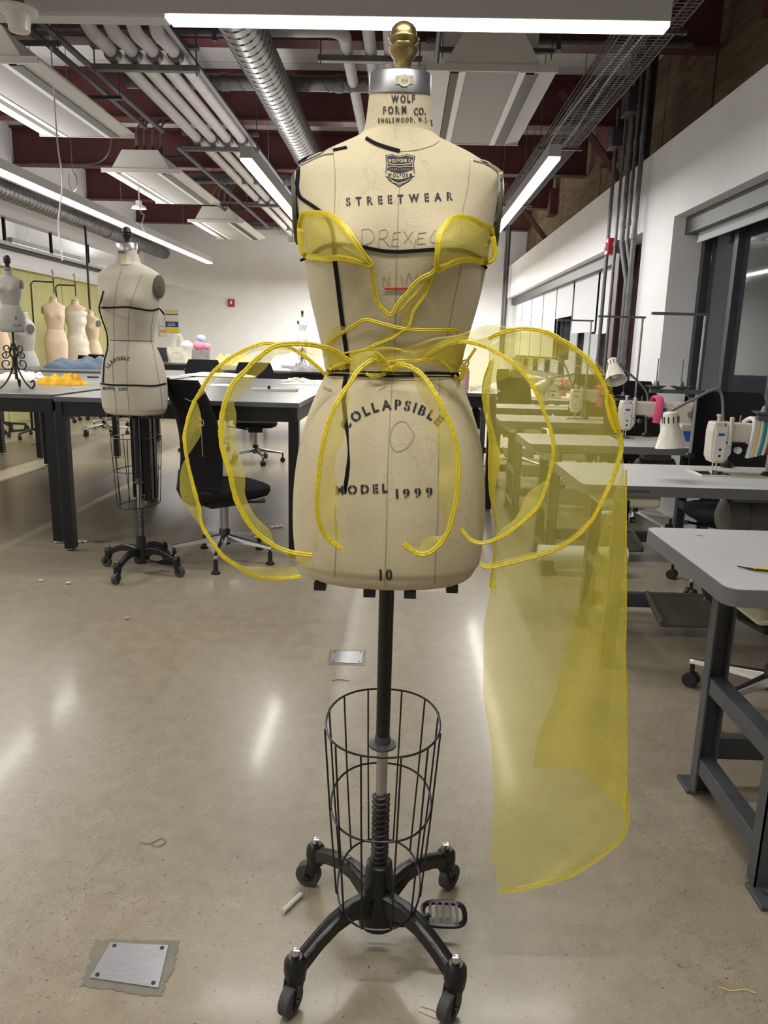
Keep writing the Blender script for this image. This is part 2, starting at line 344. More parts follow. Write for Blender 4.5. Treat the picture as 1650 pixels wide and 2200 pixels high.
# ------------------------------------------------------------------ the room
XL, XR, YB, YF, ZC = -6.1, 2.2, 18.0, -3.2, 4.45
struct('floor', G().b2(-9.3, 3.2, YF - .2, YB + 1.2, -.12, 0), 'floor')
ce = struct('ceiling', G().b2(-9.3, 3.2, YF - .2, YB + 1.2, ZC + .03, ZC + .2), 'ceil')
for k in range(17):                       # deck panels between joints, underside of the roof
    ob('ceiling_panel', G().b2(-6.1, 2.7, -3.1 + k * 1.25, -3.1 + k * 1.25 + 1.235, ZC, ZC + .03), 'ceil', ce)
struct('wall_back', G().b2(-9.3, 3.2, YB, YB + .2, 0, ZC), 'white')
struct('wall_front', G().b2(-9.3, 3.2, YF - .2, YF, 0, ZC), 'white')
wl = struct('wall_left', G().b2(XL - .2, XL, YF, YB, 3.10, ZC).b2(XL - .2, XL, YF, YB, 2.38, 2.74).b2(XL - .2, XL, YF, 9.4, 0, 2.38), 'white')
struct('wall_left_side_room', G().b2(-9.3, -9.1, YF, YB, 0, ZC), 'white')
for k in range(6): ob('mullion', G().b2(XL - .12, XL - .08, 8.8 + k * 1.55, 8.84 + k * 1.55, 2.74, 3.10), 'black', wl)
cur = thing('curtain_wall', 'olive green partition panels along the left wall behind the row of dress forms', 'partition', (XL, 9.4, 0))
for k in range(4): ob('panel', G().b2(-.14, -.06, k * 2.15, k * 2.15 + 2.13, 0, 2.37), 'olive', cur)
ob('rail', G().cyl((.03, -4, 2.64), (.03, 8.5, 2.64), .035), 'strut', cur, smooth=True)
struct('trim_1', G().b2(XL - .01, XL + .05, 9.4, YB, 2.36, 2.41), 'white2')
# right wall: white band over the windows, piers, formed concrete above
struct('wall_right', G().b2(XR, XR + .34, YF, YB, 2.42, 3.08).b2(XR, XR + .5, 6.62, 7.45, 0, 2.42).b2(XR, XR + .34, 17.0, YB, 0, 2.42)
       .b2(XR, XR + .5, YF, YB, 0, .84), 'white')
wu = struct('wall_right_upper', G().b2(XR + .56, XR + .7, YF, YB, 3.0, ZC), 'darksteel')
k = 0; y = YF
while y < YB:
    for zi in range(3):
        ob('panel', G().b2(XR + .50 + random.random() * .012, XR + .57, y + .01, min(y + 1.32, YB) - .008, 3.02 + zi * .475, 3.02 + zi * .475 + .47), 'wood', wu)
    y += 1.33
# steel column bay with dark recess
struct('wall_right_recess', G().b2(XR + .36, XR + .5, 7.45, 8.6, .84, 2.42), 'darksteel')
col = thing('steel_column', 'dark red steel column in the gap between the two window bays', 'column', (2.32, 8.35, 0))
ob('flange', G().box((-.1, 0, 2.2), (.015, .22, 4.35)), 'colsteel', col); ob('flange', G().box((.1, 0, 2.2), (.015, .22, 4.35)), 'colsteel', col)
ob('web', G().box((0, 0, 2.2), (.19, .012, 4.35)), 'colsteel', col)
for k, l in enumerate(('thin dark conduit in the far right corner of the room', 'second dark conduit in the far right corner of the room')):
    ob('corner_conduit', G().cyl((2.12, 16.6 + k * .35, 1.2), (2.12, 16.6 + k * .35, 3.9), .035), 'strut', loc=(2.12, 16.6 + k * .35, 1.2), label=l, cat='conduit', smooth=True)
# windows
def window(name, y0, y1, mull, blinds, zs=.86):
    x = XR + .30
    g = G().b2(x - .05, x + .06, y0, y1, zs, zs + .09).b2(x - .05, x + .06, y0, y1, 2.30, 2.42).b2(x - .05, x + .06, y0, y0 + .07, zs, 2.4).b2(x - .05, x + .06, y1 - .07, y1, zs, 2.4)
    w_ = struct(name, g, 'wframe')
    ob('sill', G().b2(XR - .02, x - .05, y0, y1, zs - .04, zs), 'white', w_)
    ob('blind_box', G().b2(x - .2, x - .06, y0, y1, 2.28, 2.41), 'wframe', w_)
    ys = [y0 + .07] + mull + [y1 - .07]
    for a in mull: ob('mullion', G().b2(x - .045, x + .05, a - .035, a + .035, zs + .09, 2.30), 'wframe', w_)
    for a, b in zip(ys[:-1], ys[1:]): ob('pane', G().b2(x + .0, x + .008, a + .03, b - .03, zs + .085, 2.31), 'glass', w_)
    for (a, b, z0) in blinds:
        ob('blind', G().b2(x - .13, x - .128, a, b, z0, 2.32).b2(x - .137, x - .121, a, b, z0 - .02, z0), 'shadeb', w_)
    return w_
m1 = [.9, 2.2, 3.5, 4.62, 5.55, 5.62]
window('window_1', -1.5, 6.62, [0.2, 1.3, 2.4, 3.5, 4.2, 5.15, 5.95], [(-1.4, .15, 2.14), (.25, 2.35, 2.14), (2.45, 4.12, 2.14), (4.3, 6.5, 2.22)])
window('window_2', 8.6, 17.0, [9.75, 11.0, 12.2, 13.4, 14.6, 15.8], [(8.65, 9.6, 1.55), (9.7, 11.0, 1.58), (11.1, 12.25, 1.83), (12.3, 13.4, 1.2), (13.45, 14.6, 1.2), (14.65, 15.8, 1.2), (15.85, 16.95, 1.2)])
# building across the street, seen through the panes
fb = thing('building', 'dim facade of the building across the street outside the windows', 'building', (7.5, 8, 0))
ob('wall', G().b2(.1, .5, -10, 14, -3, 9), 'night', fb)
for i in range(7):
    for j in range(2): ob('window', G().b2(.04, .12, -9 + i * 3.2, -7.4 + i * 3.2, .4 + j * 2.3, 2.0 + j * 2.3), 'wframe', fb)
ob('lit_window', G().b2(.02, .1, 1.0, 1.16, 2.55, 2.7), 'litwin', fb)

# ceiling beams
def beam(y, label, x0=XL, x1=2.66, z=3.9, m='redsteel'):
    o = thing('steel_beam', label, 'beam', ((x0 + x1) / 2, y, z)); h = (x1 - x0) / 2
    ob('web', G().b2(-h, h, -.008, .008, .015, .54), m, o); ob('flange', G().b2(-h, h, -.1, .1, 0, .02), m, o)
    ob('flange', G().b2(-h, h, -.1, .1, .52, .54), m, o)
    return o
for y, l in ((7.3, 'dark red steel roof beam nearest the camera, crossing over the tall pipes'), (9.7, 'second red steel roof beam, crossing over the suspended ceiling unit at left'),
             (12.2, 'third red steel roof beam, with a cable looping under its left end'), (14.9, 'fourth red steel roof beam above the far ceiling unit'),
             (17.55, 'last red steel roof beam, close to the white back wall')): beam(y, l)
beam(4.6, 'red steel roof beam above the linear light that crosses the top', z=3.9)
for (y0, l) in ((8.9, 'dark brace slanting down from the roof to the steel column, nearer one'), (13.4, 'dark brace slanting down towards the far right corner')):
    t = thing('roof_brace', l, 'brace', (2.2, y0, 3.2)); ob('angle', G().tube([(-.65, -.3, .75), (.35, .1, -.25)], .045, 4), 'redsteel', t)
for (y0, l) in ((5.9, 'rust brown bracket on the concrete wall at upper right'), (10.6, 'rust brown bracket on the concrete wall behind the wire tray'), (14.5, 'small rust bracket on the concrete wall near the far corner')):
    ob('wall_bracket', G().b2(2.56, 2.70, y0, y0 + .35, 3.75, 4.2), 'redsteel', loc=(2.6, y0, 3.75), label=l, cat='bracket')

# linear luminaires
def luminaire(a, label, axis, off=None):
    x0, x1, y0, y1, z = a; cx, cy = (x0 + x1) / 2, (y0 + y1) / 2
    t = thing('linear_light', label, 'ceiling light', (cx, cy, z)); hx, hy = (x1 - x0) / 2, (y1 - y0) / 2
    ex = off or 0
    ob('housing', G().b2(-hx - ex, hx, -hy, hy, .012, .105), 'lumb', t, bevel=.003)
    ob('diffuser', G().b2(-hx + .004, hx - .004, -hy + .004, hy - .004, -.010, .012), 'lamp', t)
    if off: ob('diffuser', G().b2(-hx - ex, -hx - .01, -hy + .004, hy - .004, -.004, .012), 'lampoff', t, label='unlit diffuser')
    n = 2 if max(hx, hy) < 3 else 4
    for k in range(n):
        f = (k + .5) / n * 2 - 1; px, py = (f * hx, 0) if axis == 'x' else (-.04, f * hy * .98)
        ob('cable', G().cyl((px, py, .105), (px, py, ZC - z), .003, 6), 'galvd', t)
    return t
luminaire(LUM['top'], 'long linear light crossing the top of the picture above the brass finial', 'x', off=2.4)
luminaire(LUM['right'], 'linear light running away over the right shoulder of the front dress form', 'y')
luminaire(LUM['middle'], 'linear light running away beyond the left shoulder of the front dress form', 'y')
LL = luminaire(LUM['left'], 'very long linear light along the left side, above the second dress form', 'y')
luminaire(LUM['beyond'], 'linear light in the side room behind the high opening at left', 'y')
luminaire(LUM['rear'], 'linear light behind the camera across the room', 'x')
luminaire(LUM['rearl'], 'linear light behind the camera along the left side', 'y')
luminaire(LUM['far'], 'added linear light hidden at the far end, brightening the back wall', 'x')
o = thing('ceiling_sensor', 'round white sensor hanging at the top left corner of the picture', 'sensor', (-1.79, 3.72, 2.73))
ob('body', G().lathe([(.02, -.075), (.045, -.07), (.05, -.03), (.05, 0)]), 'white2', o, smooth=True); ob('flange', G().lathe([(.07, 0), (.085, .008), (.085, .02), (.06, .026)]), 'white2', o, smooth=True)
ob('stem', G().cyl((0, 0, .02), (0, 0, 1.7), .03), 'galvd', o)

# ducts
def spiral_duct(name, p0, p1, r, label, m='galv', pitch=.11):
    t = thing(name, label, 'duct', p0); v = Vector(p1) - Vector(p0); L_ = v.length; d = v.normalized()
    a = d.orthogonal().normalized(); b = d.cross(a)
    ob('duct_body', G().tube([(0, 0, 0), v], r, 28), m, t, smooth=True)
    n = int(L_ / pitch * 14); ob('spiral_seam', G().tube([d * (L_ * i / n) + (a * math.cos(i / 14 * 2 * PI) + b * math.sin(i / 14 * 2 * PI)) * (r + .001) for i in range(n + 1)], .006, 4), m, t)
    for s in (.33, .72): ob('joint_band', G().tube([d * L_ * s, d * (L_ * s + .07)], r + .009, 28), m, t, smooth=True)
    return t
spiral_duct('spiral_duct', (-1.22, 5.3, 3.5), (-1.23, 17.4, 3.5), .155, 'large galvanised spiral duct running away left of the brass finial')
spiral_duct('cross_duct', (-2.72, 7.72, 3.72), (.04, 7.72, 3.72), .07, 'nearest thin spiral duct crossing the ceiling from the big left unit', 'galvd', .2)
spiral_duct('cross_duct', (-3.25, 11.65, 3.66), (1.0, 11.65, 3.66), .07, 'second thin spiral duct crossing behind the second ceiling unit', 'galvd', .2)
spiral_duct('cross_duct', (-3.2, 15.9, 3.64), (1.0, 15.9, 3.64), .07, 'third thin spiral duct crossing by the far ceiling unit', 'galvd', .2)
spiral_duct('spiral_duct', (-5.55, 5.5, 3.28), (-5.55, 18 - .3, 3.28), .13, 'bright galvanised spiral duct along the left wall under the long light')

# insulated pipes with hangers
for k in range(4):
    x = -2.5 + k * .175
    t = thing('insulated_pipe', ['leftmost of the four white insulated pipes running away under the ceiling', 'second from left of the four white insulated ceiling pipes', 'third from left of the four white insulated ceiling pipes', 'rightmost of the four white insulated ceiling pipes'][k], 'pipe', (x, 6.6, 3.62))
    y1 = 10.9
    ob('run', G().tube([(0, 0, .02 + .0), (0, y1, 0)], .052, 14), 'pipe', t, smooth=True)
    ob('elbow', G().tube(catmull([(-.12 + .05 * k, -.55 - .05 * k, .5), (-.1 + .05 * k, -.42, .32), (-.03, -.2, .06), (0, .02, .02)], 12), .054, 14), 'pipe', t, smooth=True)
    ob('riser', G().tube([(-.12 + .05 * k, -.55 - .05 * k, .5), (-.12 + .05 * k, -.56 - .05 * k, .80)], .054, 14), 'pipe', t, smooth=True)
    for yy in (.15, 2.75, 6.3): ob('clamp', G().tube([(0, yy, 0), (0, yy + .09, 0)], .06, 14), 'galvd', t, smooth=True)
for yy, l in ((6.83, 'nearest strut hanger carrying the four white pipes'), (9.43, 'middle strut hanger carrying the four white pipes'), (12.98, 'far strut hanger carrying the four white pipes')):
    t = thing('pipe_hanger', l, 'hanger', (-2.24, yy, 3.54)); ob('strut', G().b2(-.45, .45, -.03, .03, -.03, .015), 'galvd', t)
    ob('strut', G().b2(-.45, .45, -.03, .03, .14, .17), 'galvd', t)
    for sx in (-.43, .43): ob('rod', G().cyl((sx, 0, -.06), (sx, 0, .9), .006, 6), 'strut', t)
for k, (x, yb) in enumerate(((-.56, 6.5), (-.36, 6.25), (-.2, 6.0))):
    t = thing('insulated_pipe', ['outer white pipe bending from left just above the neck of the front form', 'middle white pipe bending from left beside the brass finial', 'inner white pipe nearest the brass finial'][k], 'pipe', (x, 6.2, 3.72))
    ob('run', G().tube([(0, .2 + yb - 6.2, 0), (0, 4.0, 0)], .05, 14), 'pipe', t, smooth=True)
    ob('elbow', G().tube(catmull([(-.25, yb - 6.2, 0), (-.08, yb - 6.2, 0), (0, yb - 6.1, 0), (0, .22 + yb - 6.2, 0)], 10), .052, 14), 'pipe', t, smooth=True)
    ob('branch', G().tube([(-.8 - (.56 + x) * 0, yb - 6.2, 0), (-.25, yb - 6.2, 0)], .052, 14), 'pipe', t, smooth=True)
t = thing('pipe_hanger', 'short strut hanger under the pipes beside the brass finial', 'hanger', (-.38, 6.9, 3.66)); ob('strut', G().b2(-.42, .45, -.03, .03, -.03, .015), 'galvd', t)
for sx in (-.4, .43): ob('rod', G().cyl((sx, 0, -.05), (sx, 0, .79), .006, 6), 'strut', t)
for (x, y0, y1, z, l) in ((-2.85, 5.6, 9.2, 3.66, 'dark strut rail running away left of the white pipes'), (-3.05, 5.6, 9.2, 3.70, 'thin dark rail beside the strut rail left of the white pipes'), (-1.86, 5.8, 13.0, 3.62, 'black conduit running away between the white pipes and the big duct'),
                        (-2.75, 9.4, 15.4, 3.55, 'grey strut rail beside the second ceiling unit'), (-3.1, 9.8, 13.5, 3.5, 'grey strut rail under the left of the second ceiling unit'), (-.05, 5.7, 9, 3.7, 'dark conduit running away just right of the finial'), (.2, 5.7, 9, 3.74, 'second dark conduit right of the finial')):
    ob('ceiling_rail', G().tube([(x, y0, z), (x, y1, z)], .028, 6), 'strut', loc=(x, y0, z), label=l, cat='rail')
for (x0, x1, y, z, l) in ((-5.5, -.9, 6.9, 3.83, 'grey conduit crossing the ceiling at top left'), (.1, 2.3, 6.9, 3.80, 'grey conduit crossing the ceiling right of the finial')):
    t = thing('cross_conduit', l, 'conduit', (x0, y, z)); ob('tube', G().cyl((0, 0, 0), (x1 - x0, 0, 0), .022), 'galvd', t)
    for q in range(3): ob('clamp', G().b2((x1 - x0) * (q + .5) / 3 - .015, (x1 - x0) * (q + .5) / 3 + .015, -.03, .03, -.06, .09), 'strut', t)

# suspended ceiling units (chilled beams)
def unit(x0, y0, label, hoses=False, z=3.30, W=.96, L_=2.0):
    t = thing('ceiling_unit', label, 'ceiling unit', (x0, y0, z))
    ob('housing', G().prism([(.16, .05), (W - .16, .05), (W - .16, .09), (W - .27, .24), (.27, .24), (.16, .09)], .05, L_ - .05, 'y').prism([(.12, .03), (W - .12, .03), (W - .26, .25), (.26, .25)], .0, .05, 'y'), 'unit', t)
    ob('wing', G().prism([(0, .035), (0, .02), (.17, -.012), (.17, .03)], 0, L_, 'y'), 'unit', t); ob('wing', G().prism([(W, .035), (W, .02), (W - .17, -.012), (W - .17, .03)], 0, L_, 'y'), 'unit', t)
    for sx in (.175, W - .235): ob('slot', G().b2(sx, sx + (.095 if sx > .5 else .06), .03, L_ - .03, -.0135, .03), 'black' if sx > .5 else 'armplate', t)
    for sx in (.235, W - .285): ob('lip', G().b2(sx, sx + .05, .0, L_, -.012, .03), 'unitw', t)
    ob('centre_panel', G().b2(.285, W - .285, .02, L_ - .02, -.004, .03), 'unitp', t)
    ob('end_cap', G().b2(0, W, -.012, .006, -.008, .04).b2(0, W, L_ - .006, L_ + .012, -.008, .04), 'unit', t)
    for yy in (.35, L_ - .35): ob('support_bar', G().b2(.1, W + .02, yy - .02, yy + .02, .24, .27), 'strut', t)
    for (sx, yy) in ((.12, .35), (W, .35), (.12, L_ - .35), (W, L_ - .35)): ob('rod', G().cyl((sx, yy, .2), (sx, yy, ZC - z), .004, 6), 'strut', t)
    if hoses:
        for k in range(4):
            hx = .42 + k * .1
            ob('hose', G().tube(catmull([(hx, .06, .2), (hx, .05, .33), (hx + .03, .02, .48 + .04 * (k % 2)), (hx + .12, .1, .62), (hx + .22, .25, .72)], 14), .014, 8), 'copper', t, smooth=True)
            ob('coupling', G().cyl((hx, .06, .22), (hx, .06, .31), .02, 8), 'darkmetal', t)
            ob('valve', G().cyl((hx + .2, .22, .68), (hx + .26, .3, .76), .028, 8), 'darkmetal', t)
    return t
unit(-3.74, 6.04, 'largest suspended ceiling unit at the upper left, long vented panel')
unit(-3.74, 9.60, 'second suspended ceiling unit at left, with hoses rising from its near end', True)
unit(-3.74, 13.26, 'far suspended ceiling unit at left, small, near the back wall', True)
ru = unit(.10, 6.04, 'suspended ceiling unit right of the front form, slots facing down')
ob('plenum_box', G().prism([(.12, .25), (.86, .25), (.86, .32), (.88, .58), (.12, .58)], .4, 1.6, 'y'), 'unit', ru)

# cable tray
ct = thing('cable_tray', 'galvanised wire mesh cable tray running away along the right wall', 'cable tray', (1.40, 4.4, 3.42))
for (x, z) in ((0, .10), (0, .05), (0, 0), (.09, 0), (.18, 0), (.27, 0), (.36, 0), (.36, .05), (.36, .10)): ob('long_wire', G().cyl((x, 0, z), (x, 9.2, z), .0042, 6), 'galvd', ct)
g = G()
for i in range(185): y = i * .05; g.tube([(0, y, .1), (0, y, .01), (.01, y, -.004), (.35, y, -.004), (.36, y, .01), (.36, y, .1)], .0034, 4)
ob('cross_wires', g, 'galv', ct, kind='stuff')
for k in range(4): ob('cable', G().tube(catmull([(.07 + .06 * k + .03 * math.sin(i * 1.3 + k), i * .92, .02 + .01 * (k % 2)) for i in range(11)], 60), .010, 6), 'strut' if k % 2 else 'white2', ct, smooth=True)
for y in (1.2, 4.2, 7.4):
    for x in (-.03, .39): ob('rod', G().cyl((x, y, -.04), (x, y, 1.0), .005, 6), 'galvd', ct)
    ob('support_strut', G().b2(-.06, .42, y - .012, y + .012, -.028, -.008), 'galvd', ct)
# conduits on the column
for k, (x, y, r, zt, l) in enumerate(((2.08, 8.25, .020, 3.7, 'leftmost steel conduit rising beside the column between the window bays'), (2.09, 7.98, .016, 3.6, 'second steel conduit from the left on the right wall'), (2.10, 7.78, .024, 3.9, 'thick middle steel conduit on the right wall'),
                                     (2.10, 7.60, .018, 3.9, 'fourth steel conduit from the left on the right wall'), (2.11, 7.42, .024, 3.95, 'rightmost steel conduit on the right wall, next to the white pier'))):
    t = thing('conduit', l, 'conduit', (x, y, .6))
    if k in (2, 3): pts = [(0, 0, zt - .6), (0, 0, 1.75), (.02, -.04, 1.6), (.05, -.1, 1.4), (.05, -.1, -.6)]
    else: pts = [(0, 0, zt - .6), (0, 0, -.6)]
    ob('tube', G().tube(pts, r, 12), 'galvd', t, smooth=True)
    for z in (.6, 1.75 if k not in (2, 3) else 1.9, 2.6): ob('coupling', G().cyl((0 if z > 1.6 or k not in (2, 3) else .05, 0 if z > 1.6 or k not in (2, 3) else -.1, z), (0 if z > 1.6 or k not in (2, 3) else .05, 0 if z > 1.6 or k not in (2, 3) else -.1, z + .05), r + .006, 12), 'galvd', t)
ob('junction_box', G().b2(2.0, 2.14, 7.62, 7.86, 3.5, 3.72), 'strut', loc=(2.05, 7.7, 3.5), label='grey junction box at the top of the wall conduits', cat='junction box', bevel=.005)
ob('junction_box', G().b2(2.0, 2.12, 8.1, 8.3, 3.32, 3.5), 'strut', loc=(2.05, 8.2, 3.3), label='lower grey junction box on top of the leftmost conduit', cat='junction box', bevel=.005)
p = at(1312, 530, 8.1); t = thing('alarm_strobe', 'red fire alarm strobe on a conduit beside the right windows', 'alarm', p)
ob('body', G().box((0, 0, 0), (.09, .12, .16)), 'red', t, bevel=.008); ob('lens', G().ball((-.055, 0, 0), (.02, .03, .04)), 'glue', t, smooth=True); ob('back_box', G().b2(.045, .16, -.05, .05, -.06, .06), 'galvd', t)
p = at(497, 651, YB - .03); t = thing('alarm_strobe', 'small red fire alarm on the white back wall', 'alarm', p)
ob('body', G().box((0, 0, 0), (.15, .05, .17)), 'red', t, bevel=.008); ob('lens', G().box((0, -.03, .01), (.05, .02, .08)), 'white2', t)
# hanging odds and ends
for (px, py, Y, zt, l, kind) in ((628, 515, 12.5, ZC, 'small square sensor hanging near the back wall, beside the shoulder of the front form', 'box'), (298, 440, 10.8, 3.92, 'white bell-shaped device hanging below the third beam', 'bell')):
    p = at(px, py, Y); t = thing('hanging_sensor', l, 'sensor', p)
    if kind == 'box': ob('body', G().box((0, 0, 0), (.11, .11, .10)), 'white2', t, bevel=.01)
    else: ob('body', G().lathe([(.10, -.05), (.09, -.02), (.045, .0), (.04, .05)]), 'white2', t, smooth=True)
    ob('rod', G().cyl((0, 0, .03), (0, 0, zt - p.z), .006, 6), 'galvd', t)
for i, (px, py0, py1, Y, l) in enumerate(((122, 290, 560, 6.5, 'white cord hanging down by the long left light'), (300, 440, 500, 10, 'thin cord hanging from the fourth beam'))):
    a, b = at(px, py0, Y), at(px + 12, py1, Y); ob('cord', G().tube(catmull([Vector((a.x, a.y, 3.9)), a, a.lerp(b, .35) + Vector((.03, 0, 0)), a.lerp(b, .7) - Vector((.02, 0, 0)), b], 22), .006, 6), 'white2', LL, world=True)
p = at(157, 390, 9); t = thing('hanging_ring', 'wire ring hanging in front of the upper left wall', 'ring', p)
ob('ring', G().tube([(.045 * math.cos(a * PI / 8), 0, .1 * math.sin(a * PI / 8)) for a in range(16)], .007, 6, closed=True), 'galvd', t); ob('cord', G().cyl((0, 0, .1), (0, 0, ZC - p.z), .004, 6), 'galvd', t)
g = catmull([at(62, 352, 11.9), at(120, 352, 11.9), at(200, 352, 11.9), at(232, 330, 11.9), at(240, 290, 11.9)], 24)
ob('beam_cable', G().tube(g, .012, 6), 'galvd', loc=g[0], label='grey cable looped along the left end of the third beam', cat='cable')

# ------------------------------------------------------------------ text
_cc = {}
def glyph(ch, stencil=True):
    if (ch, stencil) in _cc: return _cc[(ch, stencil)]
    cu = bpy.data.curves.new('t', 'FONT'); cu.body = ch; cu.size = 1; cu.offset = .038 if stencil else -.012; cu.resolution_u = 4
    o = bpy.data.objects.new('t', cu); COL.objects.link(o); bpy.context.view_layer.update()
    dg = bpy.context.evaluated_depsgraph_get(); me = o.evaluated_get(dg).to_mesh()
    bm = bmesh.new(); bm.from_mesh(me); o.evaluated_get(dg).to_mesh_clear(); bpy.data.objects.remove(o); bpy.data.curves.remove(cu)
    xs = [v.co.x for v in bm.verts]; x0, x1 = min(xs), max(xs); cx = (x0 + x1) / 2
    def cut(p, n): bmesh.ops.bisect_plane(bm, geom=bm.verts[:] + bm.edges[:] + bm.faces[:], plane_co=p, plane_no=n)
    gap = .035
    if stencil and ch in 'ODCSGBPR9038':
        cut((cx - gap, 0, 0), (1, 0, 0)); cut((cx + gap, 0, 0), (1, 0, 0))
        bmesh.ops.delete(bm, geom=[f for f in bm.faces if abs(f.calc_center_median().x - cx) < gap], context='FACES')
    if stencil and ch in 'AEF':
        lo, hi = {'A': (.40, .46), 'E': (.5, .5), 'F': (.5, .5), 'W': (.32, .38), 'M': (.32, .38), 'N': (.32, .38)}[ch]
        xx = x0 + (x1 - x0) * (.36 if ch in 'EF' else .5)
        if ch in 'EF':
            cut((xx - gap * .8, 0, 0), (1, 0, 0)); cut((xx + gap * .8, 0, 0), (1, 0, 0))
            bmesh.ops.delete(bm, geom=[f for f in bm.faces if abs(f.calc_center_median().x - xx) < gap * .8], context='FACES')
        else:
            cut((0, lo, 0), (0, 1, 0)); cut((0, hi, 0), (0, 1, 0))
            bmesh.ops.delete(bm, geom=[f for f in bm.faces if lo < f.calc_center_median().y < hi], context='FACES')
    for q in (.15, .35, .55): cut((0, q, 0), (0, 1, 0))
    bmesh.ops.delete(bm, geom=[v for v in bm.verts if not v.link_faces], context='VERTS')
    bm.verts.index_update()
    r = ([(v.co.x - x0, v.co.y) for v in bm.verts], [tuple(v.index for v in f.verts) for f in bm.faces], x1 - x0)
    bm.free(); _cc[(ch, stencil)] = r; return r
def text2d(s, cx, cy, h, width, rot=0, arc=0, stencil=True, squash=1.0):
    """letters laid in the plane (x right, y down), centred at (cx, cy); width is the whole line's width"""
    V, Fc = [], []; sc = h / .70; adv = []; x = 0
    ws = [(.35 if c == ' ' else glyph(c, stencil)[2]) * sc * squash for c in s]; tot = sum(ws); gp = (width - tot) / max(1, len(s) - 1)
    for c, wd in zip(s, ws):
        if c != ' ':
            vs, fs, _ = glyph(c, stencil); mid = x + wd / 2 - width / 2; n = len(V)
            for (a, b) in vs:
                lx, ly = (a * sc * squash - wd / 2), b * sc - h / 2
                if arc:
                    th = mid / arc; rr = arc + ly; X = rr * math.sin(th) + lx * math.cos(th); Yy = rr * math.cos(th) - arc - lx * math.sin(th)
                else: X, Yy = mid + lx, ly
                X, Yy = X * math.cos(rot) + Yy * math.sin(rot), -X * math.sin(rot) + Yy * math.cos(rot)
                V.append((cx + X, cy - Yy))
            Fc += [tuple(i + n for i in f) for f in fs]
        x += wd + gp
    return V, Fc
def cast(bvh, px, py, off=.001, Yd=None, last=[1.3]):
    d = ray(px, py).normalized(); h = bvh.ray_cast(CP, d)
    if h[0] is None: return at(px, py, Yd if Yd else last[0])
    last[0] = h[0].y
    return h[0] - d * off
def letters(name, bvh, parent, m, V, Fc, off=.0012):
    g = G(); g.v = [cast(bvh, x, y, off) for x, y in V]; g.f = Fc
    return ob(name, g, m, parent, world=True)
def strip2d(P, wd, step=9):
    out = []
    L_ = sum((Vector(b[:2]) - Vector(a[:2])).length for a, b in zip(P, P[1:])); n = max(4, int(L_ / step))
    C = catmull([(p[0], p[1], 0) for p in P], n)
    for i, c in enumerate(C):
        t = (C[min(i + 1, n - 1)] - C[max(i - 1, 0)]).normalized(); q = Vector((-t.y, t.x, 0)); out.append((c - q * wd / 2, c, c + q * wd / 2))
    return out
def surf_strip(name, bvh, parent, m, P, wd, off=.0015, th=.0012, step=9):
    S = strip2d(P, wd, step); g = G(); g.rows([[cast(bvh, q.x, q.y, off) for q in r] for r in S], closed=False)
    return ob(name, g, m, parent, world=True, solid=th)

# ------------------------------------------------------------------ dress forms
# (z, half width, front depth, back depth)
TORSO = [(1.259, .1265, .085, .080), (1.298, .133, .090, .085), (1.3395, .143, .100, .092), (1.3895, .155, .112, .100), (1.4465, .165, .122, .106), (1.487, .170, .122, .108),
         (1.5265, .1775, .112, .108), (1.5655, .1840, .096, .104), (1.590, .1845, .086, .098), (1.606, .178, .078, .092), (1.622, .152, .070, .085), (1.636, .126, .064, .078), (1.647, .100, .060, .072), (1.657, .076, .0575, .068), (1.664, .0655, .056, .064)]
HIPS = [(.862, .120, .095, .10), (.864, .150, .112, .115), (.872, .166, .122, .125), (.89, .176, .127, .132), (.902, .1815, .130, .136), (.959, .186, .133, .142), (1.0235, .185, .133, .145), (1.0785, .1795, .129, .142), (1.1415, .1675, .120, .130),
        (1.203, .1465, .104, .108), (1.242, .1285, .090, .088), (1.255, .1265, .086, .082)]
NECK = [(1.660, .0640, .056, .062), (1.682, .0590, .054, .060), (1.703, .056, .053, .056), (1.7300, .0530, .051, .052)]
def tilt(rows, k0, z0=1.664, z1=1.73, k1=None):
    out = []
    for r in rows:
        z = r[0][2]; t = min(1, max(0, (z - z0) / (z1 - z0))); k = k0 * t if k1 is None or z <= z1 + .001 else k0 + (k1 - k0) * min(1, (z - z1) / .035)
        out.append([(x, y - .004 * t, zz + k * y) for x, y, zz in r])
    return out
def ringrow(z, hw, df, db, n=64, e=2.25, bust=0):
    out = []
    for j in range(n):
        th = 2 * PI * j / n; c, s_ = math.cos(th), math.sin(th)
        x = hw * math.copysign(abs(c) ** (2 / e), c); d = df if s_ < 0 else db; y = d * math.copysign(abs(s_) ** (2 / e), s_)
        if bust and s_ < 0:
            a = sum(math.exp(-((x - bx) / .046) ** 2 - ((z - 1.462) / .05) ** 2) for bx in (-.083, .083)); y -= bust * a
        if s_ > 0: y += 0
        out.append((x, y, z))
    return out
def dense(rows, k=3):
    P = [Vector(r) for r in rows]; out = []
    for i in range(len(P) - 1):
        for q in range(k): out.append(P[i].lerp(P[i + 1], q / k))
    V4 = out + [P[-1]]
    return V4
def smoothrows(rows, k=4):
    A = catmull([(r[0], r[1], r[2]) for r in rows], (len(rows) - 1) * k + 1); B = catmull([(r[0], r[3], 0) for r in rows], (len(rows) - 1) * k + 1)
    return [(a.x, a.y, a.z, b.y) for a, b in zip(A, B)]
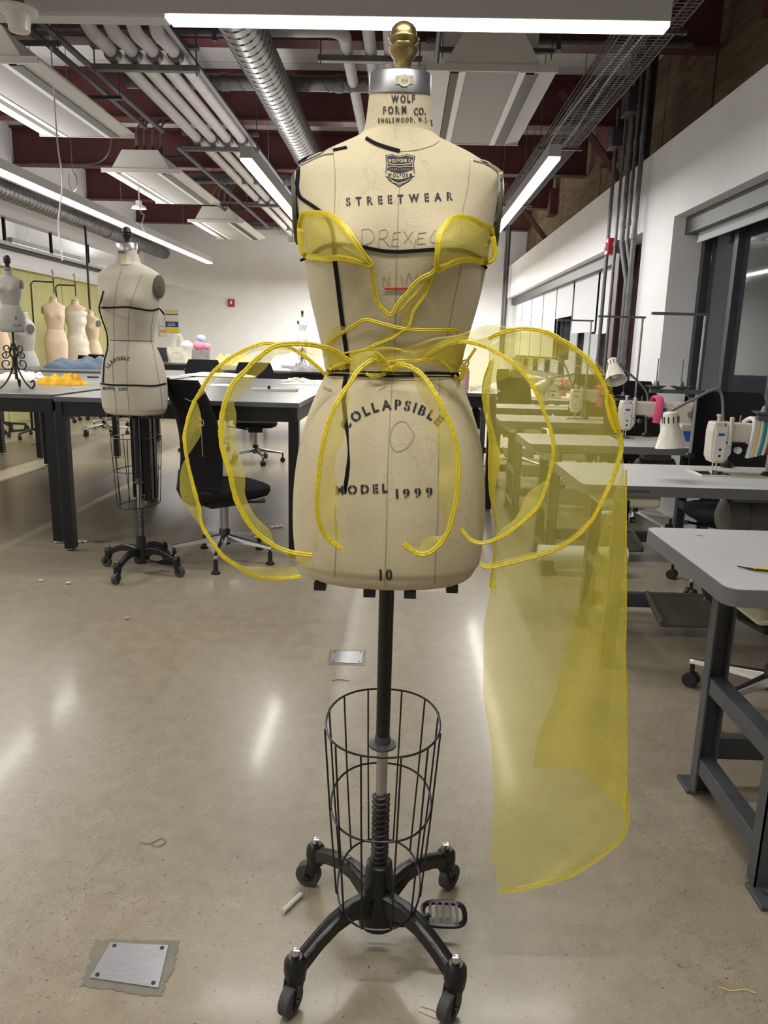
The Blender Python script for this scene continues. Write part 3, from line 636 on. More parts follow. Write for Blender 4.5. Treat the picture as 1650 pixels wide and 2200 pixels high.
def body_geo(lift=0, long_=False, ws=1.0):
    T = G().rows([ringrow(z, a * ws, b, c, bust=.024) for z, a, b, c in smoothrows(TORSO)])
    H = G().rows([ringrow(z, a * ws, b, c, e=2.35) for z, a, b, c in smoothrows(HIPS, 3)])
    N = G().rows(tilt([ringrow(z, a, b, c, 40, 2.0) for z, a, b, c in smoothrows(NECK, 3)], .22))
    for g in (T, H, N): g.xf(Matrix.Translation((0, 0, lift)))
    return T, H, N
FINIAL = [(.019, 0), (.020, .004), (.014, .008), (.0145, .018), (.016, .026), (.022, .036), (.0255, .043), (.0258, .046), (.021, .050), (.0205, .053), (.0265, .060), (.0265, .063), (.0225, .068), (.022, .074), (.0205, .080), (.016, .086), (.009, .0905), (.003, .092)]
def caster(parent, c, ang, rubber='rubber'):
    """caster under the end of a leg"""
    d = Vector((math.cos(ang), math.sin(ang), 0)); n = Vector((-d.y, d.x, 0)); c = Vector(c)
    w = c + d * .018; g = G()
    g.tube([w - n * .012 + Vector((0, 0, .031)), w + n * .012 + Vector((0, 0, .031))], .031, 24)
    k = ob('caster', g, rubber, parent, smooth=True, bevel=.003)
    f = G()
    for s_ in (-1, 1): f.add([c + n * s_ * .016 + Vector((0, 0, .072)) - d * .013, c + n * s_ * .016 + Vector((0, 0, .072)) + d * .016, w + n * s_ * .016 + d * .009 + Vector((0, 0, .02)), w + n * s_ * .016 - d * .009 + Vector((0, 0, .02)),
                               c + n * s_ * .0125 + Vector((0, 0, .072)) - d * .013, c + n * s_ * .0125 + Vector((0, 0, .072)) + d * .016, w + n * s_ * .0125 + d * .009 + Vector((0, 0, .02)), w + n * s_ * .0125 - d * .009 + Vector((0, 0, .02))],
                              [(0, 1, 2, 3), (7, 6, 5, 4), (0, 4, 5, 1), (1, 5, 6, 2), (2, 6, 7, 3), (3, 7, 4, 0)])
    f.tube([c + Vector((0, 0, .066)), c + Vector((0, 0, .080))], .021, 14).tube([w - n * .02 + Vector((0, 0, .031)), w + n * .02 + Vector((0, 0, .031))], .007, 8)
    ob('caster_fork', f, 'blackm', parent)
def form_base(t, zc=.49, zp=.86, sx=.159, sy=.172, angs=None, cage=True, cage_dz=0, rot=0):
    ob('pole', G().lathe([(.0145, zc), (.0155, zp + .06)], n=20), 'blackm', t, smooth=True)
    ob('collar', G().lathe([(.012, zc - .012), (.020, zc - .010), (.029, zc - .004), (.029, zc), (.017, zc + .004), (.016, zc + .02)], n=24), 'strut', t, smooth=True)
    ob('inner_rod', G().cyl((0, 0, .2), (0, 0, zc), .0118, 16), 'steel', t, smooth=True)
    zs, ze = .205, .372 if zc > .45 else zc - .09
    n = 14 * 13; ob('spring', G().tube([(.0165 * math.cos(i / 14 * 2 * PI), .0165 * math.sin(i / 14 * 2 * PI), zs + (ze - zs) * i / n) for i in range(n + 1)], .0034, 6), 'darkmetal', t, smooth=True)
    ob('hub', G().lathe([(.034, .052), (.044, .060), (.046, .10), (.038, .13), (.031, .17), (.028, .205), (.020, .21)], n=24), 'blackm', t, smooth=True)
    for k, (a, b) in enumerate(((-1, -1), (1, -1), (1, 1), (-1, 1))):
        e = Vector((a * sx, b * sy, 0)); e.rotate(Matrix.Rotation(rot, 3, 'Z')); d = e.normalized(); L_ = e.length; q = Vector((-d.y, d.x, 0))
        prof = [(.02, .112, .062, .020), (.045, .122, .046, .017), (.085, .134, .034, .0155), (.13, .131, .030, .015), (.175, .116, .029, .0145), (L_ - .018, .096, .031, .015), (L_ + .002, .088, .032, .016)]
        rr = []
        for (s_, z, h, w_) in prof:
            c = d * s_ + Vector((0, 0, z)); ra = []
            for (u, v) in ((-1, -.7), (-.6, -1), (.6, -1), (1, -.7), (1, .7), (.45, 1), (-.45, 1), (-1, .7)): ra.append(c + q * w_ * u + Vector((0, 0, h * v * .62)))
            rr.append(ra)
        lg = ob('leg', G().rows(rr), 'blackm', t, smooth=True, bevel=.002)
        ob('leg_socket', G().lathe([(.014, .070), (.0215, .074), (.0235, .088), (.022, .108), (.014, .118)], d * L_, n=18), 'blackm', lg, smooth=True)
        ob('stem_cap', G().lathe([(.0065, .114), (.0065, .122), (.0085, .122), (.0085, .130), (.005, .131)], d * L_, n=10), 'chrome', lg, smooth=True)
        ang = (angs[k] if angs else math.atan2(d.y, d.x)); caster(lg, d * L_, ang)
    # foot pedal
    pd = ob('pedal', G().tube(catmull([(.03, -.01, .080), (.05, -.02, .074), (.085, -.006, .066), (.115, .012, .063)], 10), [.018, .017, .015, .013, .012, .011, .010, .010, .010, .010], 8, sq=.7), 'blackm', t, smooth=True)
    pr = [(.047 * math.copysign(abs(math.cos(i * PI / 12)) ** .6, math.cos(i * PI / 12)) + .147, .036 * math.copysign(abs(math.sin(i * PI / 12)) ** .6, math.sin(i * PI / 12)) + .022) for i in range(24)]
    pl = G().tube([(x, y, .063) for x, y in pr], .0062, 6, closed=True)
    for i in range(5): pl.b2(.114 + i * .0150, .1200 + i * .0150, -.012, .056, .060, .067)
    ob('pedal_plate', pl, 'blackm', pd)
    if cage:
        z0, z1, z2 = .159 + cage_dz, .359 + cage_dz, .543 + cage_dz
        def rg(z, a, b): return [(a * math.copysign(abs(math.cos(i * PI / 24)) ** .85, math.cos(i * PI / 24)), b * math.copysign(abs(math.sin(i * PI / 24)) ** .9, math.sin(i * PI / 24)), z) for i in range(48)]
        for (z, a, b) in ((z0, .090, .142), (z1, .106, .142), (z2, .118, .145)): ob('cage_ring', G().tube(rg(z, a, b), .0024, 6, closed=True), 'blackm', t, smooth=True)
        A, B, Cc = rg(z0, .0925, .1445), rg(z1, .1085, .1445), rg(z2, .1205, .1475)
        for i in range(12):
            j = i * 4 + 2; ob('cage_rod', G().tube([A[j], B[j], Cc[j]], .0022, 6), 'blackm', t)
def make_form(name, label, loc, rz=0, lift=0, ml='linen', lean=0, body=True, cage=True, angs=None, neckcap='capm', fin='brass', group=None, rot=0, sides=(1, -1), nobrackets=False, ws=1.0, caged=0):
    t = thing(name, label, 'dress form', loc, rz, group)
    T, H, N = body_geo(lift, ws=ws)
    ob('torso', T, ml, t, smooth=True); ob('hips', H, ml, t, smooth=True); ob('neck', N, ml, t, smooth=True)
    ob('waist_joint', G().rows([ringrow(z + lift, .1245 * ws, .083, .079) for z in (1.250, 1.262)]), 'armplate', t)
    CAPR = tilt([ringrow(z, a, a * .98, a * .98, 40, 2.0) for z, a in ((1.728, .0535), (1.7285, .0545), (1.759, .0535), (1.7615, .0510), (1.762, .045))], .22, k1=.12)
    ob('neck_cap', G().rows(CAPR).xf(Matrix.Translation((0, 0, lift))), neckcap, t, smooth=True)
    ob('finial', G().lathe([(r, z * .90) for r, z in FINIAL], (.004, -.006, 1.758 + lift), n=28), fin, t, smooth=True)
    for s_ in sides:
        ob('arm_plate', G().lathe([(.060, 0), (.060, .006), (.056, .008), (.008, .008), (.006, .011)], (s_ * .1785 * ws, .008, 1.540 + lift), n=28, ax=(s_, -.06, -.04), sy=.8), 'armplate', t, smooth=True)
    if not nobrackets:
        for (x, y) in ((-.125, -.07), (-.03, -.10), (.045, -.10), (.125, -.06)): ob('bracket', G().box((x, y, .857 + lift), (.022, .03, .014)), 'darkmetal', t)
    form_base(t, .49 + lift * .8 if lift < .2 else .49, .86 + lift, angs=angs, cage=cage, rot=rot, cage_dz=caged)
    bv = None
    if body:
        m = WM(t); vs, fs = [], []
        for g in (T, H, N):
            n = len(vs); vs += [m @ v for v in g.v]; fs += [tuple(i + n for i in f) for f in g.f]
        bv = BVHTree.FromPolygons(vs, fs)
    return t, bv

FX, FY = -.022, 1.42
form, BV = make_form('dress_form', 'large beige linen dress form in the foreground wearing yellow organza, on a black caster stand', (FX, FY, 0), angs=(-2.0, -2.2, .9, 2.9))
S = lambda n, m, P, wd, **k: surf_strip(n, BV, form, m, P, wd, **k)
# seams
for P in ([(864, 326), (857, 420), (854, 500), (851, 600), (849, 700), (847, 800)], [(843, 812), (836, 930), (832, 1040), (830, 1150), (826, 1262)], [(716, 330), (720, 380), (718, 470)], [(1010, 345), (1005, 400), (992, 470), (992, 560), (975, 650), (960, 730)],
          [(719, 1085), (722, 1160), (718, 1240)], [(945, 812), (943, 900), (941, 1090), (936, 1180), (934, 1255)]): S('seam', 'seam', P, 1.3, off=.0006, th=.0004)
S('seam', 'seam', [(788, 297), (810, 312), (840, 322), (866, 325), (900, 321), (930, 312), (943, 303)], 1.5, off=.0008, th=.0004)
S('seam', 'seam', [(706, 812), (760, 813), (843, 816), (930, 815), (983, 812)], 1.6, off=.0008, th=.0004)
# style tapes
for P, wd in (([(786, 296), (805, 307), (830, 316), (859, 324)], 7), ([(745, 316), (700, 326), (660, 338), (641, 350)], 5), ([(641, 358), (639, 385), (638, 405), (645, 424), (668, 440), (688, 454), (703, 470), (713, 492), (717, 520), (718, 550)], 7.5),
              ([(718, 556), (724, 600), (731, 660), (739, 720), (746, 775), (744, 805)], 8), ([(668, 550), (688, 534), (712, 526), (745, 526), (780, 531), (815, 538), (852, 541), (890, 539), (940, 536), (985, 537), (1010, 543), (1034, 556)], 8),
              ([(705, 803), (760, 804), (840, 806), (930, 804), (986, 806)], 9), ([(645, 560), (656, 555)], 6), ([(1034, 566), (1046, 577)], 6), ([(744, 806), (740, 830), (738, 860)], 9)): S('style_tape', 'tape', P, wd, off=.002)
# loose end of the tape hanging over the hips
g = G(); P = catmull([Vector((738, 858, 1.284)), Vector((742, 900, 1.279)), Vector((746, 930, 1.268)), Vector((749, 975, 1.262)), Vector((747, 1010, 1.258)), Vector((743, 1040, 1.26)), Vector((742, 1062, 1.266))], 30)
g.rows([[at(p.x - wq, p.y, p.z), at(p.x + wq, p.y, p.z - .002)] for i, p in enumerate(P) for wq in (4.5 - 3.2 * math.exp(-((i - 13) / 4) ** 2) - (i > 24) * (i - 24) * .6,)], closed=False)
ob('style_tape', g, 'tape', form, world=True, solid=.0012)
S('red_mark', 'redtape', [(826, 621), (851, 620.5), (877, 620.5)], 4.2, off=.0015)
# arm holes: muslin covers and dark plates along both sides
def side_piece(P, m, nm, wd): S(nm, m, P, wd, off=.003, th=.003)
side_piece([(1076, 372), (1077, 410), (1073, 450), (1068, 476)], 'mwhite', 'arm_cover', 9); side_piece([(646, 352), (690, 331), (716, 326)], 'linen2', 'arm_cover', 8)
side_piece([(1018, 342), (1050, 352), (1079, 372)], 'linen2', 'arm_cover', 7)
# lettering
def LT(s, cx, cy, h, wd, rot=-.03, arc=0, m='ink', st=True, nm='lettering', sq=.9): letters(nm, BV, form, m, *text2d(s, cx, cy, h, wd, rot, arc, st, sq))
LT('WOLF', 866, 212, 16, 51, rot=-.02, sq=.62); LT('FORM', 848, 236, 16, 50, rot=-.04, sq=.62); LT('CO.', 902, 239, 15, 25, rot=-.06, sq=.6); LT('ENGLEWOOD, N.J.', 866, 257.5, 10, 108, rot=-.03, sq=.58)
LT('I', 927, 264, 14, 2, rot=-.1)
LT('STREETWEAR', 858, 427, 17, 229, rot=-.055, sq=.8); LT('MODEL', 777, 1051, 18, 112, rot=-.045, sq=.95); LT('1999', 890, 1059, 19, 79, rot=-.05, sq=1.05)
LT('COLLAPSIBLE', 840, 869, 20, 236, rot=-.05, arc=150, sq=.95); LT('10', 829, 1235, 23, 27, rot=-.03, sq=.8)
def pencil(strokes):
    for st_ in strokes: S('pencil_mark', 'pencil', st_, 1.25, off=.0007, th=.0003, step=5)
pencil([[(778, 492), (777, 526)], [(776, 494), (792, 492), (803, 503), (800, 518), (777, 528)], [(816, 494), (813, 530)], [(816, 495), (829, 493), (833, 502), (827, 511), (815, 513)], [(822, 512), (837, 529)], [(846, 499), (841, 529)], [(846, 500), (861, 498)], [(844, 514), (856, 512)], [(841, 528), (857, 528)],
        [(867, 496), (885, 522)], [(888, 496), (868, 522)], [(899, 500), (896, 524)], [(899, 501), (916, 499)], [(898, 512), (910, 511)], [(896, 524), (914, 523)], [(935, 494), (925, 510), (926, 520), (940, 522)], [(893, 514), (889, 536)],
        [(823, 616), (824, 592), (836, 614), (836, 590)], [(862, 592), (866, 614)], [(872, 612), (878, 586), (888, 606), (896, 588)]])
# crest with two bands of lettering
sh = [(828, 333), (842, 331), (858, 335), (874, 331), (892, 335), (889, 352), (891, 372), (881, 388), (857, 402), (834, 386), (828, 370), (830, 352)]
def surf_poly(name, P, m, off, inset=1.0, step=5):
    cx = sum(p[0] for p in P) / len(P); cy = sum(p[1] for p in P) / len(P); g = G(); n = len(P) * 3; pp = []
    for i in range(len(P)):
        a, b = P[i], P[(i + 1) % len(P)]
        for q in range(3): pp.append((a[0] + (b[0] - a[0]) * q / 3, a[1] + (b[1] - a[1]) * q / 3))
    rws = [[cast(BV, cx + (x - cx) * s_ * inset, cy + (y - cy) * s_ * inset, off) for x, y in pp] for s_ in (1, .75, .5, .25, .02)]
    g.rows(rws, closed=True, cap=False); return ob(name, g, m, form, world=True)
surf_poly('crest', sh, 'crest', .0010)
surf_poly('crest_border', [(x, y) for x, y in sh], 'linen', .0013, .93); surf_poly('crest_field', sh, 'crest', .0016, .885)
S('crest_band', 'linen', [(830, 372), (845, 377), (858, 379), (874, 376), (889, 371)], 12, off=.0022, th=.0003, step=4); S('crest_band', 'linen', [(832, 360), (845, 357), (858, 359), (874, 357), (888, 358)], 1.5, off=.0022, th=.0003, step=4)
letters('crest_lettering', BV, form, 'ink', *text2d('WOLFORM', 859, 376, 8.5, 52, .0, 0, True, .62), off=.0034); letters('crest_lettering', BV, form, 'linen', *text2d('WOLFFORM Co', 860, 345, 7.5, 52, -.02, 0, True, .55), off=.0030); letters('crest_lettering', BV, form, 'linen', *text2d('MODEL FORMS', 859, 364, 4, 44, -.0, 0, False, .7), off=.0030)
S('crest_band', 'linen', [(842, 390), (857, 394), (873, 390)], 2, off=.0022, th=.0003, step=4); S('crest_band', 'linen', [(835, 352), (858, 354), (884, 351)], 1.6, off=.0022, th=.0003, step=4)
# water mark on the hips, smudge near the waist
pp = [(862, 905), (872, 907), (880, 918), (890, 935), (880, 955), (868, 966), (852, 970), (843, 962), (838, 945), (841, 925), (850, 910)]
S('stain', mat('stain_ring', (.42, .34, .22), .9), pp + [pp[0]], 2.2, off=.0006, th=.0003)
S('stain', 'pencil', [(694, 832), (702, 836), (713, 840)], 6, off=.0006, th=.0003); S('stain', 'pencil', [(815, 838), (826, 832), (830, 830)], 2, off=.0006, th=.0003)
# label on the metal neck cap
cbv = BVHTree.FromPolygons([Vector(v) + Vector((FX, FY, 0)) for v in G().rows(tilt([ringrow(z, a, a * .98, a * .98, 40, 2.0) for z, a in ((1.7285, .0545), (1.759, .0535))], .22, k1=.12)).v], [(i, (i + 1) % 40, 40 + (i + 1) % 40, 40 + i) for i in range(40)])
g = G(); g.rows([[cast(cbv, 850 + 39 * i / 6, 162 + 19 * j / 3, .0010) for i in range(7)] for j in range(4)], closed=False); ob('size_tag', g, 'tag', form, world=True)
g = G(); g.v = [cast(cbv, 869 + 13 * math.cos(i * PI / 12), 173 + 13 * math.sin(i * PI / 12), .0014) for i in range(24)]; g.f = [tuple(range(24))]; ob('size_tag', g, 'paper', form, world=True)
letters('tag_lettering', cbv, form, 'ink', *text2d('10-4', 869, 172, 7, 13, -.02, 0, False, .8), off=.0020)

# ------------------------------------------------------------------ yellow organza garment on the form
gar = thing('organza_garment', 'sheer yellow organza garment with looped ribbons and a long hanging panel on the front form', 'garment', (FX, FY - .14, 1.25))
def surfpt(px, py, off, Yd=1.32):
    d = ray(px, py).normalized(); h = BV.ray_cast(CP, d)
    if h[0] is None: return at(px, py, Yd)
    return h[0] - d * off
def sm(P, n): return catmull([(p[0], p[1], p[2] if len(p) > 2 else 0) for p in P], n)
def hem_geo(C3, wd, seed=0, nrm=None):
    """flattened rolled hem along world points C3, width wd (m)"""
    g = G(); n = len(C3); rr = []
    for i, c in enumerate(C3):
        t = (C3[min(i + 1, n - 1)] - C3[max(i - 1, 0)]).normalized(); v = (c - CP).normalized(); q = t.cross(v)
        q = q.normalized() if q.length > 1e-4 else Vector((1, 0, 0)); e = v
        k = wd / 2 * (1 + .22 * noise.noise(Vector((i * .21, seed, 0))) + .10 * noise.noise(Vector((i * .7, seed, 4)))); b = .0009 * (1 + .6 * noise.noise(Vector((i * .4, seed, 9))))
        rr.append([c - q * k, c - q * k * .45 - e * b * 1.6, c - q * k * .1 - e * b * .5, c + q * k * .5 - e * b * 1.6, c + q * k, c + e * b])
    g.rows(rr); return g
def ribbon(A, B, name, wd=.0062, nseg=110, cols=5, ripple=.004, seed=1.0, m='org'):
    """A: hem side, B: free side; (px, py, Y) triples traced and set at their own distances"""
    a = sm(A, nseg); b = sm(B, nseg); rows_ = []
    for i in range(nseg):
        r = []
        for j in range(cols):
            t = j / (cols - 1); p = a[i].lerp(b[i], t)
            r.append(at(p.x, p.y, p.z + ripple * t * math.sin(i * .23 + seed) + ripple * .6 * math.sin(t * PI) * math.cos(i * .11 + seed)))
        rows_.append(r)
    f = ob(name, G().rows(rows_, closed=False), m, gar, world=True, smooth=True)
    n2 = nseg * 2; a2 = sm(A, n2)
    ob('hem', hem_geo([at(p.x, p.y, p.z - .001 + ripple * .6 * 0) for p in a2], wd, seed), 'hem', f, world=True, smooth=True)
    return f
def Z3(P, ys):
    """give a traced line its distances, spread evenly through ys"""
    n = len(P); out = []
    for i, p in enumerate(P):
        t = i / (n - 1) * (len(ys) - 1); k = min(int(t), len(ys) - 2); out.append((p[0], p[1], ys[k] + (ys[k + 1] - ys[k]) * (t - k)))
    return out
# outer left loop
ribbon(Z3([(700, 806), (682, 788), (664, 773), (642, 758), (621, 745), (599, 740), (572, 737), (553, 741), (534, 748), (515, 757), (495, 768), (477, 782), (460, 797), (446, 815), (435, 833), (426, 848), (418, 861)], [1.33, 1.31, 1.29, 1.28, 1.28]),
       Z3([(703, 808), (688, 785), (672, 762), (655, 757), (640, 752), (616, 752), (585, 749), (562, 752), (543, 757), (525, 767), (505, 779), (487, 793), (468, 808), (454, 824), (441, 842), (431, 852), (422, 862)], [1.335, 1.325, 1.31, 1.30, 1.29]), 'ribbon_loop', seed=.3)
ribbon(Z3([(418, 861), (413, 873), (405, 895), (400, 915), (396, 936), (397, 955), (400, 977), (405, 1002), (414, 1040), (422, 1070), (429, 1095), (430, 1114), (438, 1138), (449, 1155), (460, 1171), (469, 1184), (479, 1196), (495, 1208), (512, 1219), (525, 1228), (540, 1235), (558, 1241), (577, 1243), (612, 1243), (648, 1239)], [1.28, 1.27, 1.26, 1.255, 1.26, 1.27, 1.28]),
       Z3([(422, 862), (427, 873), (432, 895), (433, 915), (432, 932), (423, 950), (407, 974), (391, 1000), (386, 1035), (389, 1067), (400, 1087), (411, 1105), (437, 1140), (455, 1157), (468, 1174), (480, 1188), (491, 1197), (507, 1207), (525, 1216), (543, 1217), (561, 1217), (585, 1220), (600, 1221), (618, 1218), (634, 1217)], [1.29, 1.285, 1.29, 1.275, 1.27, 1.28, 1.285]), 'ribbon_loop', seed=1.3)
# second left loop
ribbon(Z3([(755, 778), (740, 768), (725, 757), (709, 749), (692, 745), (674, 741), (656, 739), (635, 738), (615, 739), (600, 741), (585, 746), (571, 755), (557, 767), (541, 781), (527, 797), (512, 811), (499, 828), (487, 855), (479, 882), (475, 915), (476, 953), (485, 988), (495, 1020), (501, 1051), (511, 1082), (526, 1111), (545, 1138), (570, 1160), (602, 1179), (634, 1188), (670, 1193)], [1.325, 1.30, 1.27, 1.25, 1.235, 1.23, 1.24, 1.255]),
       Z3([(756, 782), (742, 776), (727, 768), (711, 766), (694, 768), (674, 765), (656, 757), (637, 755), (618, 760), (604, 762), (592, 764), (582, 775), (572, 790), (556, 805), (545, 818), (530, 836), (512, 853), (503, 866), (508, 890), (507, 920), (509, 956), (522, 999), (527, 1030), (527, 1062), (543, 1100), (560, 1120), (580, 1140), (590, 1168), (606, 1184), (632, 1206), (664, 1222)], [1.33, 1.31, 1.29, 1.27, 1.255, 1.25, 1.255, 1.26]), 'ribbon_loop', wd=.0085, nseg=150, seed=2.1)
# centre streamers
ribbon(Z3([(812, 779), (801, 774), (788, 780), (776, 790), (764, 803), (753, 822), (740, 838), (730, 855), (719, 873), (711, 893), (704, 912), (698, 934), (693, 956), (689, 981), (686, 1005), (684, 1029), (681, 1052), (680, 1076), (681, 1095), (683, 1112), (687, 1128), (693, 1143), (704, 1157), (717, 1168), (735, 1180)], [1.31, 1.285, 1.26, 1.25, 1.245, 1.245, 1.25]),
       Z3([(815, 757), (795, 754), (775, 757), (760, 765), (753, 783), (751, 805), (750, 825), (749, 845), (749, 866), (746, 890), (744, 914), (740, 935), (734, 953), (725, 970), (720, 990), (719, 1010), (724, 1035), (727, 1055), (726, 1075), (723, 1095), (723, 1112), (728, 1130), (732, 1145), (735, 1160), (735, 1178)], [1.315, 1.30, 1.28, 1.265, 1.26, 1.255, 1.255]), 'ribbon_streamer', wd=.0080, seed=3.2)
ribbon(Z3([(842, 796), (850, 787), (860, 783), (877, 787), (890, 793), (902, 801), (912, 811), (921, 823), (930, 838), (940, 855), (948, 870), (956, 888), (965, 906), (973, 926), (978, 944), (982, 962), (984, 980), (985, 1000), (985, 1020), (984, 1041), (982, 1064), (978, 1087), (972, 1112), (965, 1136), (958, 1150), (949, 1165), (930, 1183), (918, 1189), (906, 1191), (894, 1188), (884, 1182), (874, 1175), (866, 1168)], [1.31, 1.285, 1.26, 1.25, 1.245, 1.245, 1.245, 1.25]),
       Z3([(843, 802), (850, 795), (858, 791), (872, 790), (884, 795), (889, 808), (892, 822), (896, 836), (902, 850), (915, 869), (923, 888), (929, 907), (934, 926), (937, 945), (941, 965), (943, 986), (944, 1004), (943, 1022), (942, 1040), (941, 1058), (944, 1080), (951, 1104), (957, 1122), (960, 1134), (955, 1146), (945, 1152), (925, 1151), (914, 1156), (905, 1164), (898, 1178), (888, 1172), (880, 1164), (872, 1151)], [1.315, 1.30, 1.28, 1.265, 1.255, 1.255, 1.26, 1.262]), 'ribbon_streamer', wd=.0085, nseg=140, seed=4.4)
# right inner loop
ribbon(Z3([(915, 772), (925, 760), (940, 750), (960, 742), (978, 737), (995, 735), (1010, 736), (1027, 740), (1045, 746), (1061, 754), (1080, 764), (1096, 775), (1111, 788), (1124, 803), (1135, 816), (1145, 830), (1154, 848), (1162, 865), (1168, 882), (1175, 901), (1181, 917), (1185, 934), (1188, 952), (1189, 972), (1188, 990), (1184, 1007), (1179, 1028), (1173, 1048), (1166, 1068), (1156, 1089), (1143, 1103), (1129, 1116), (1116, 1127), (1102, 1138), (1086, 1149), (1069, 1157), (1050, 1164), (1031, 1167), (1012, 1161), (1000, 1148), (990, 1135)], [1.325, 1.30, 1.27, 1.25, 1.235, 1.23, 1.235, 1.25]),
       Z3([(905, 765), (918, 753), (938, 738), (960, 727), (978, 722), (995, 720), (1010, 724), (1027, 733), (1045, 743), (1063, 751), (1084, 762), (1102, 772), (1122, 781), (1141, 795), (1152, 810), (1160, 827), (1164, 845), (1166, 862), (1170, 880), (1178, 897), (1184, 914), (1189, 932), (1197, 952), (1201, 972), (1201, 990), (1190, 1010), (1182, 1025), (1160, 1040), (1138, 1056), (1127, 1072), (1119, 1092), (1108, 1112), (1093, 1126), (1080, 1134), (1069, 1147), (1060, 1158), (1048, 1163), (1031, 1161), (1013, 1154), (1001, 1143), (990, 1133)], [1.33, 1.31, 1.29, 1.265, 1.255, 1.25, 1.25, 1.26]), 'ribbon_loop', nseg=170, seed=5.1)
# right outer loop
OUT = [(1050, 727), (1068, 718), (1091, 711), (1110, 707), (1129, 706), (1150, 708), (1173, 713), (1190, 720), (1205, 729), (1221, 738), (1235, 748), (1251, 761), (1265, 775), (1277, 790), (1287, 806), (1296, 824), (1304, 844), (1311, 866), (1318, 888), (1324, 906), (1329, 925), (1334, 939), (1336, 955), (1335, 970), (1331, 986), (1325, 1005), (1317, 1027), (1307, 1050), (1295, 1075), (1285, 1095), (1274, 1114), (1261, 1131), (1246, 1147), (1227, 1162), (1205, 1176), (1178, 1187), (1151, 1196), (1128, 1202), (1105, 1208), (1080, 1214), (1055, 1219), (1042, 1218), (1031, 1213)]
ribbon(Z3(OUT, [1.31, 1.29, 1.275, 1.27, 1.27, 1.275, 1.285, 1.30]),
       Z3([(p[0] - 11 * math.sin(min(1, i / 30) * 2.6 + .3) * (1 if i < 30 else .6), p[1] + 7 * math.cos(i / 42 * PI) - (4 if i > 30 else 0)) for i, p in enumerate(OUT)], [1.315, 1.30, 1.285, 1.28, 1.28, 1.285, 1.295, 1.305]), 'ribbon_loop', wd=.0068, nseg=170, ripple=.003, seed=6.0)
# frayed gathered scrap on the outer loop
g = G(); g.rows([[at(x0 + (x1 - x0) * j / 5, y, 1.268 - .004 * math.sin(j * 2)) for j in range(6)] for (x0, x1, y) in ((1303, 1312, 846), (1299, 1321, 862), (1302, 1325, 880), (1306, 1329, 898), (1312, 1332, 915), (1322, 1335, 930))], closed=False)
ob('frayed_scrap', g, 'hem', gar, world=True, smooth=True)
# broad panel: two stacked sheets hanging from the outer loop
def sheet(name, L_, R_, ys_l, ys_r, n=90, cols=26, rip=.006, seed=0, parent=None, m='org', bow=0):
    a = sm(Z3(L_, ys_l), n); b = sm(Z3(R_, ys_r), n); rr = []
    for i in range(n):
        r = []
        for j in range(cols):
            t = j / (cols - 1); p = a[i].lerp(b[i], t)
            d = rip * (math.sin(t * 7 + seed + i * .03) + .6 * noise.noise(Vector((t * 3.2 + seed, i * .05, seed)))) * math.sin(t * PI) ** .5
            r.append(at(p.x, p.y - bow * math.sin(t * PI) * (1 + .5 * t) * (i / n) ** 3, p.z + d))
        rr.append(r)
    return ob(name, G().rows(rr, closed=False), m, parent or gar, world=True, smooth=True)
PL = [(1052, 745), (1048, 790), (1040, 844), (1046, 890), (1053, 934), (1051, 994), (1053, 1062), (1065, 1116), (1063, 1160), (1060, 1200), (1052, 1275), (1040, 1340), (1039, 1420), (1039, 1500), (1050, 1570), (1057, 1630), (1059, 1720), (1056, 1800), (1050, 1836), (1064, 1871), (1073, 1916)]
PR = [(1100, 712), (1190, 722), (1252, 764), (1290, 815), (1318, 890), (1335, 960), (1341, 1010), (1344, 1080), (1344, 1130), (1344, 1180), (1344, 1260), (1344, 1330), (1342, 1400), (1346, 1500), (1347, 1570), (1347, 1640), (1346, 1712), (1346, 1760), (1336, 1797), (1301, 1829), (1073, 1917)]
PR2 = PR[:-1] + [(1215, 1884)]
PL2 = PL[:-1] + [(1073, 1916)]
pan = sheet('front_panel', PL2, PR2, [1.33, 1.33, 1.345, 1.35, 1.35], [1.30, 1.29, 1.31, 1.33, 1.34], n=130, cols=30, rip=.008, seed=1)
ob('hem', hem_geo([at(p.x, p.y, p.z) for p in sm([(1346, 1700, 1.338), (1346, 1765, 1.338), (1334, 1800, 1.338), (1301, 1830, 1.338), (1266, 1857, 1.338), (1227, 1879, 1.34), (1185, 1893, 1.343), (1149, 1903, 1.345), (1110, 1911, 1.347), (1073, 1915, 1.349)], 90)], .011, 2), 'org', pan, world=True, smooth=True)
ob('hem', hem_geo([at(p.x, p.y, 1.334) for p in sm([(1345, 1010), (1345, 1180), (1345, 1330), (1343, 1400), (1347, 1500), (1348, 1640), (1347, 1740)], 100)], .003, 4), 'hem', pan, world=True, smooth=True)
# gathered vertical edge roll at the left of the panel
ribbon(Z3([(1054, 775), (1040, 815), (1037, 850), (1044, 900), (1051, 940), (1050, 1000), (1053, 1062), (1064, 1116), (1062, 1185), (1052, 1262)], [1.325, 1.335, 1.345]),
       Z3([(1062, 770), (1056, 815), (1052, 850), (1054, 895), (1068, 950), (1076, 985), (1064, 1060), (1070, 1120), (1064, 1190), (1066, 1270)], [1.32, 1.325, 1.335]), 'edge_fold', wd=.0030, seed=2.7, m='orgd')
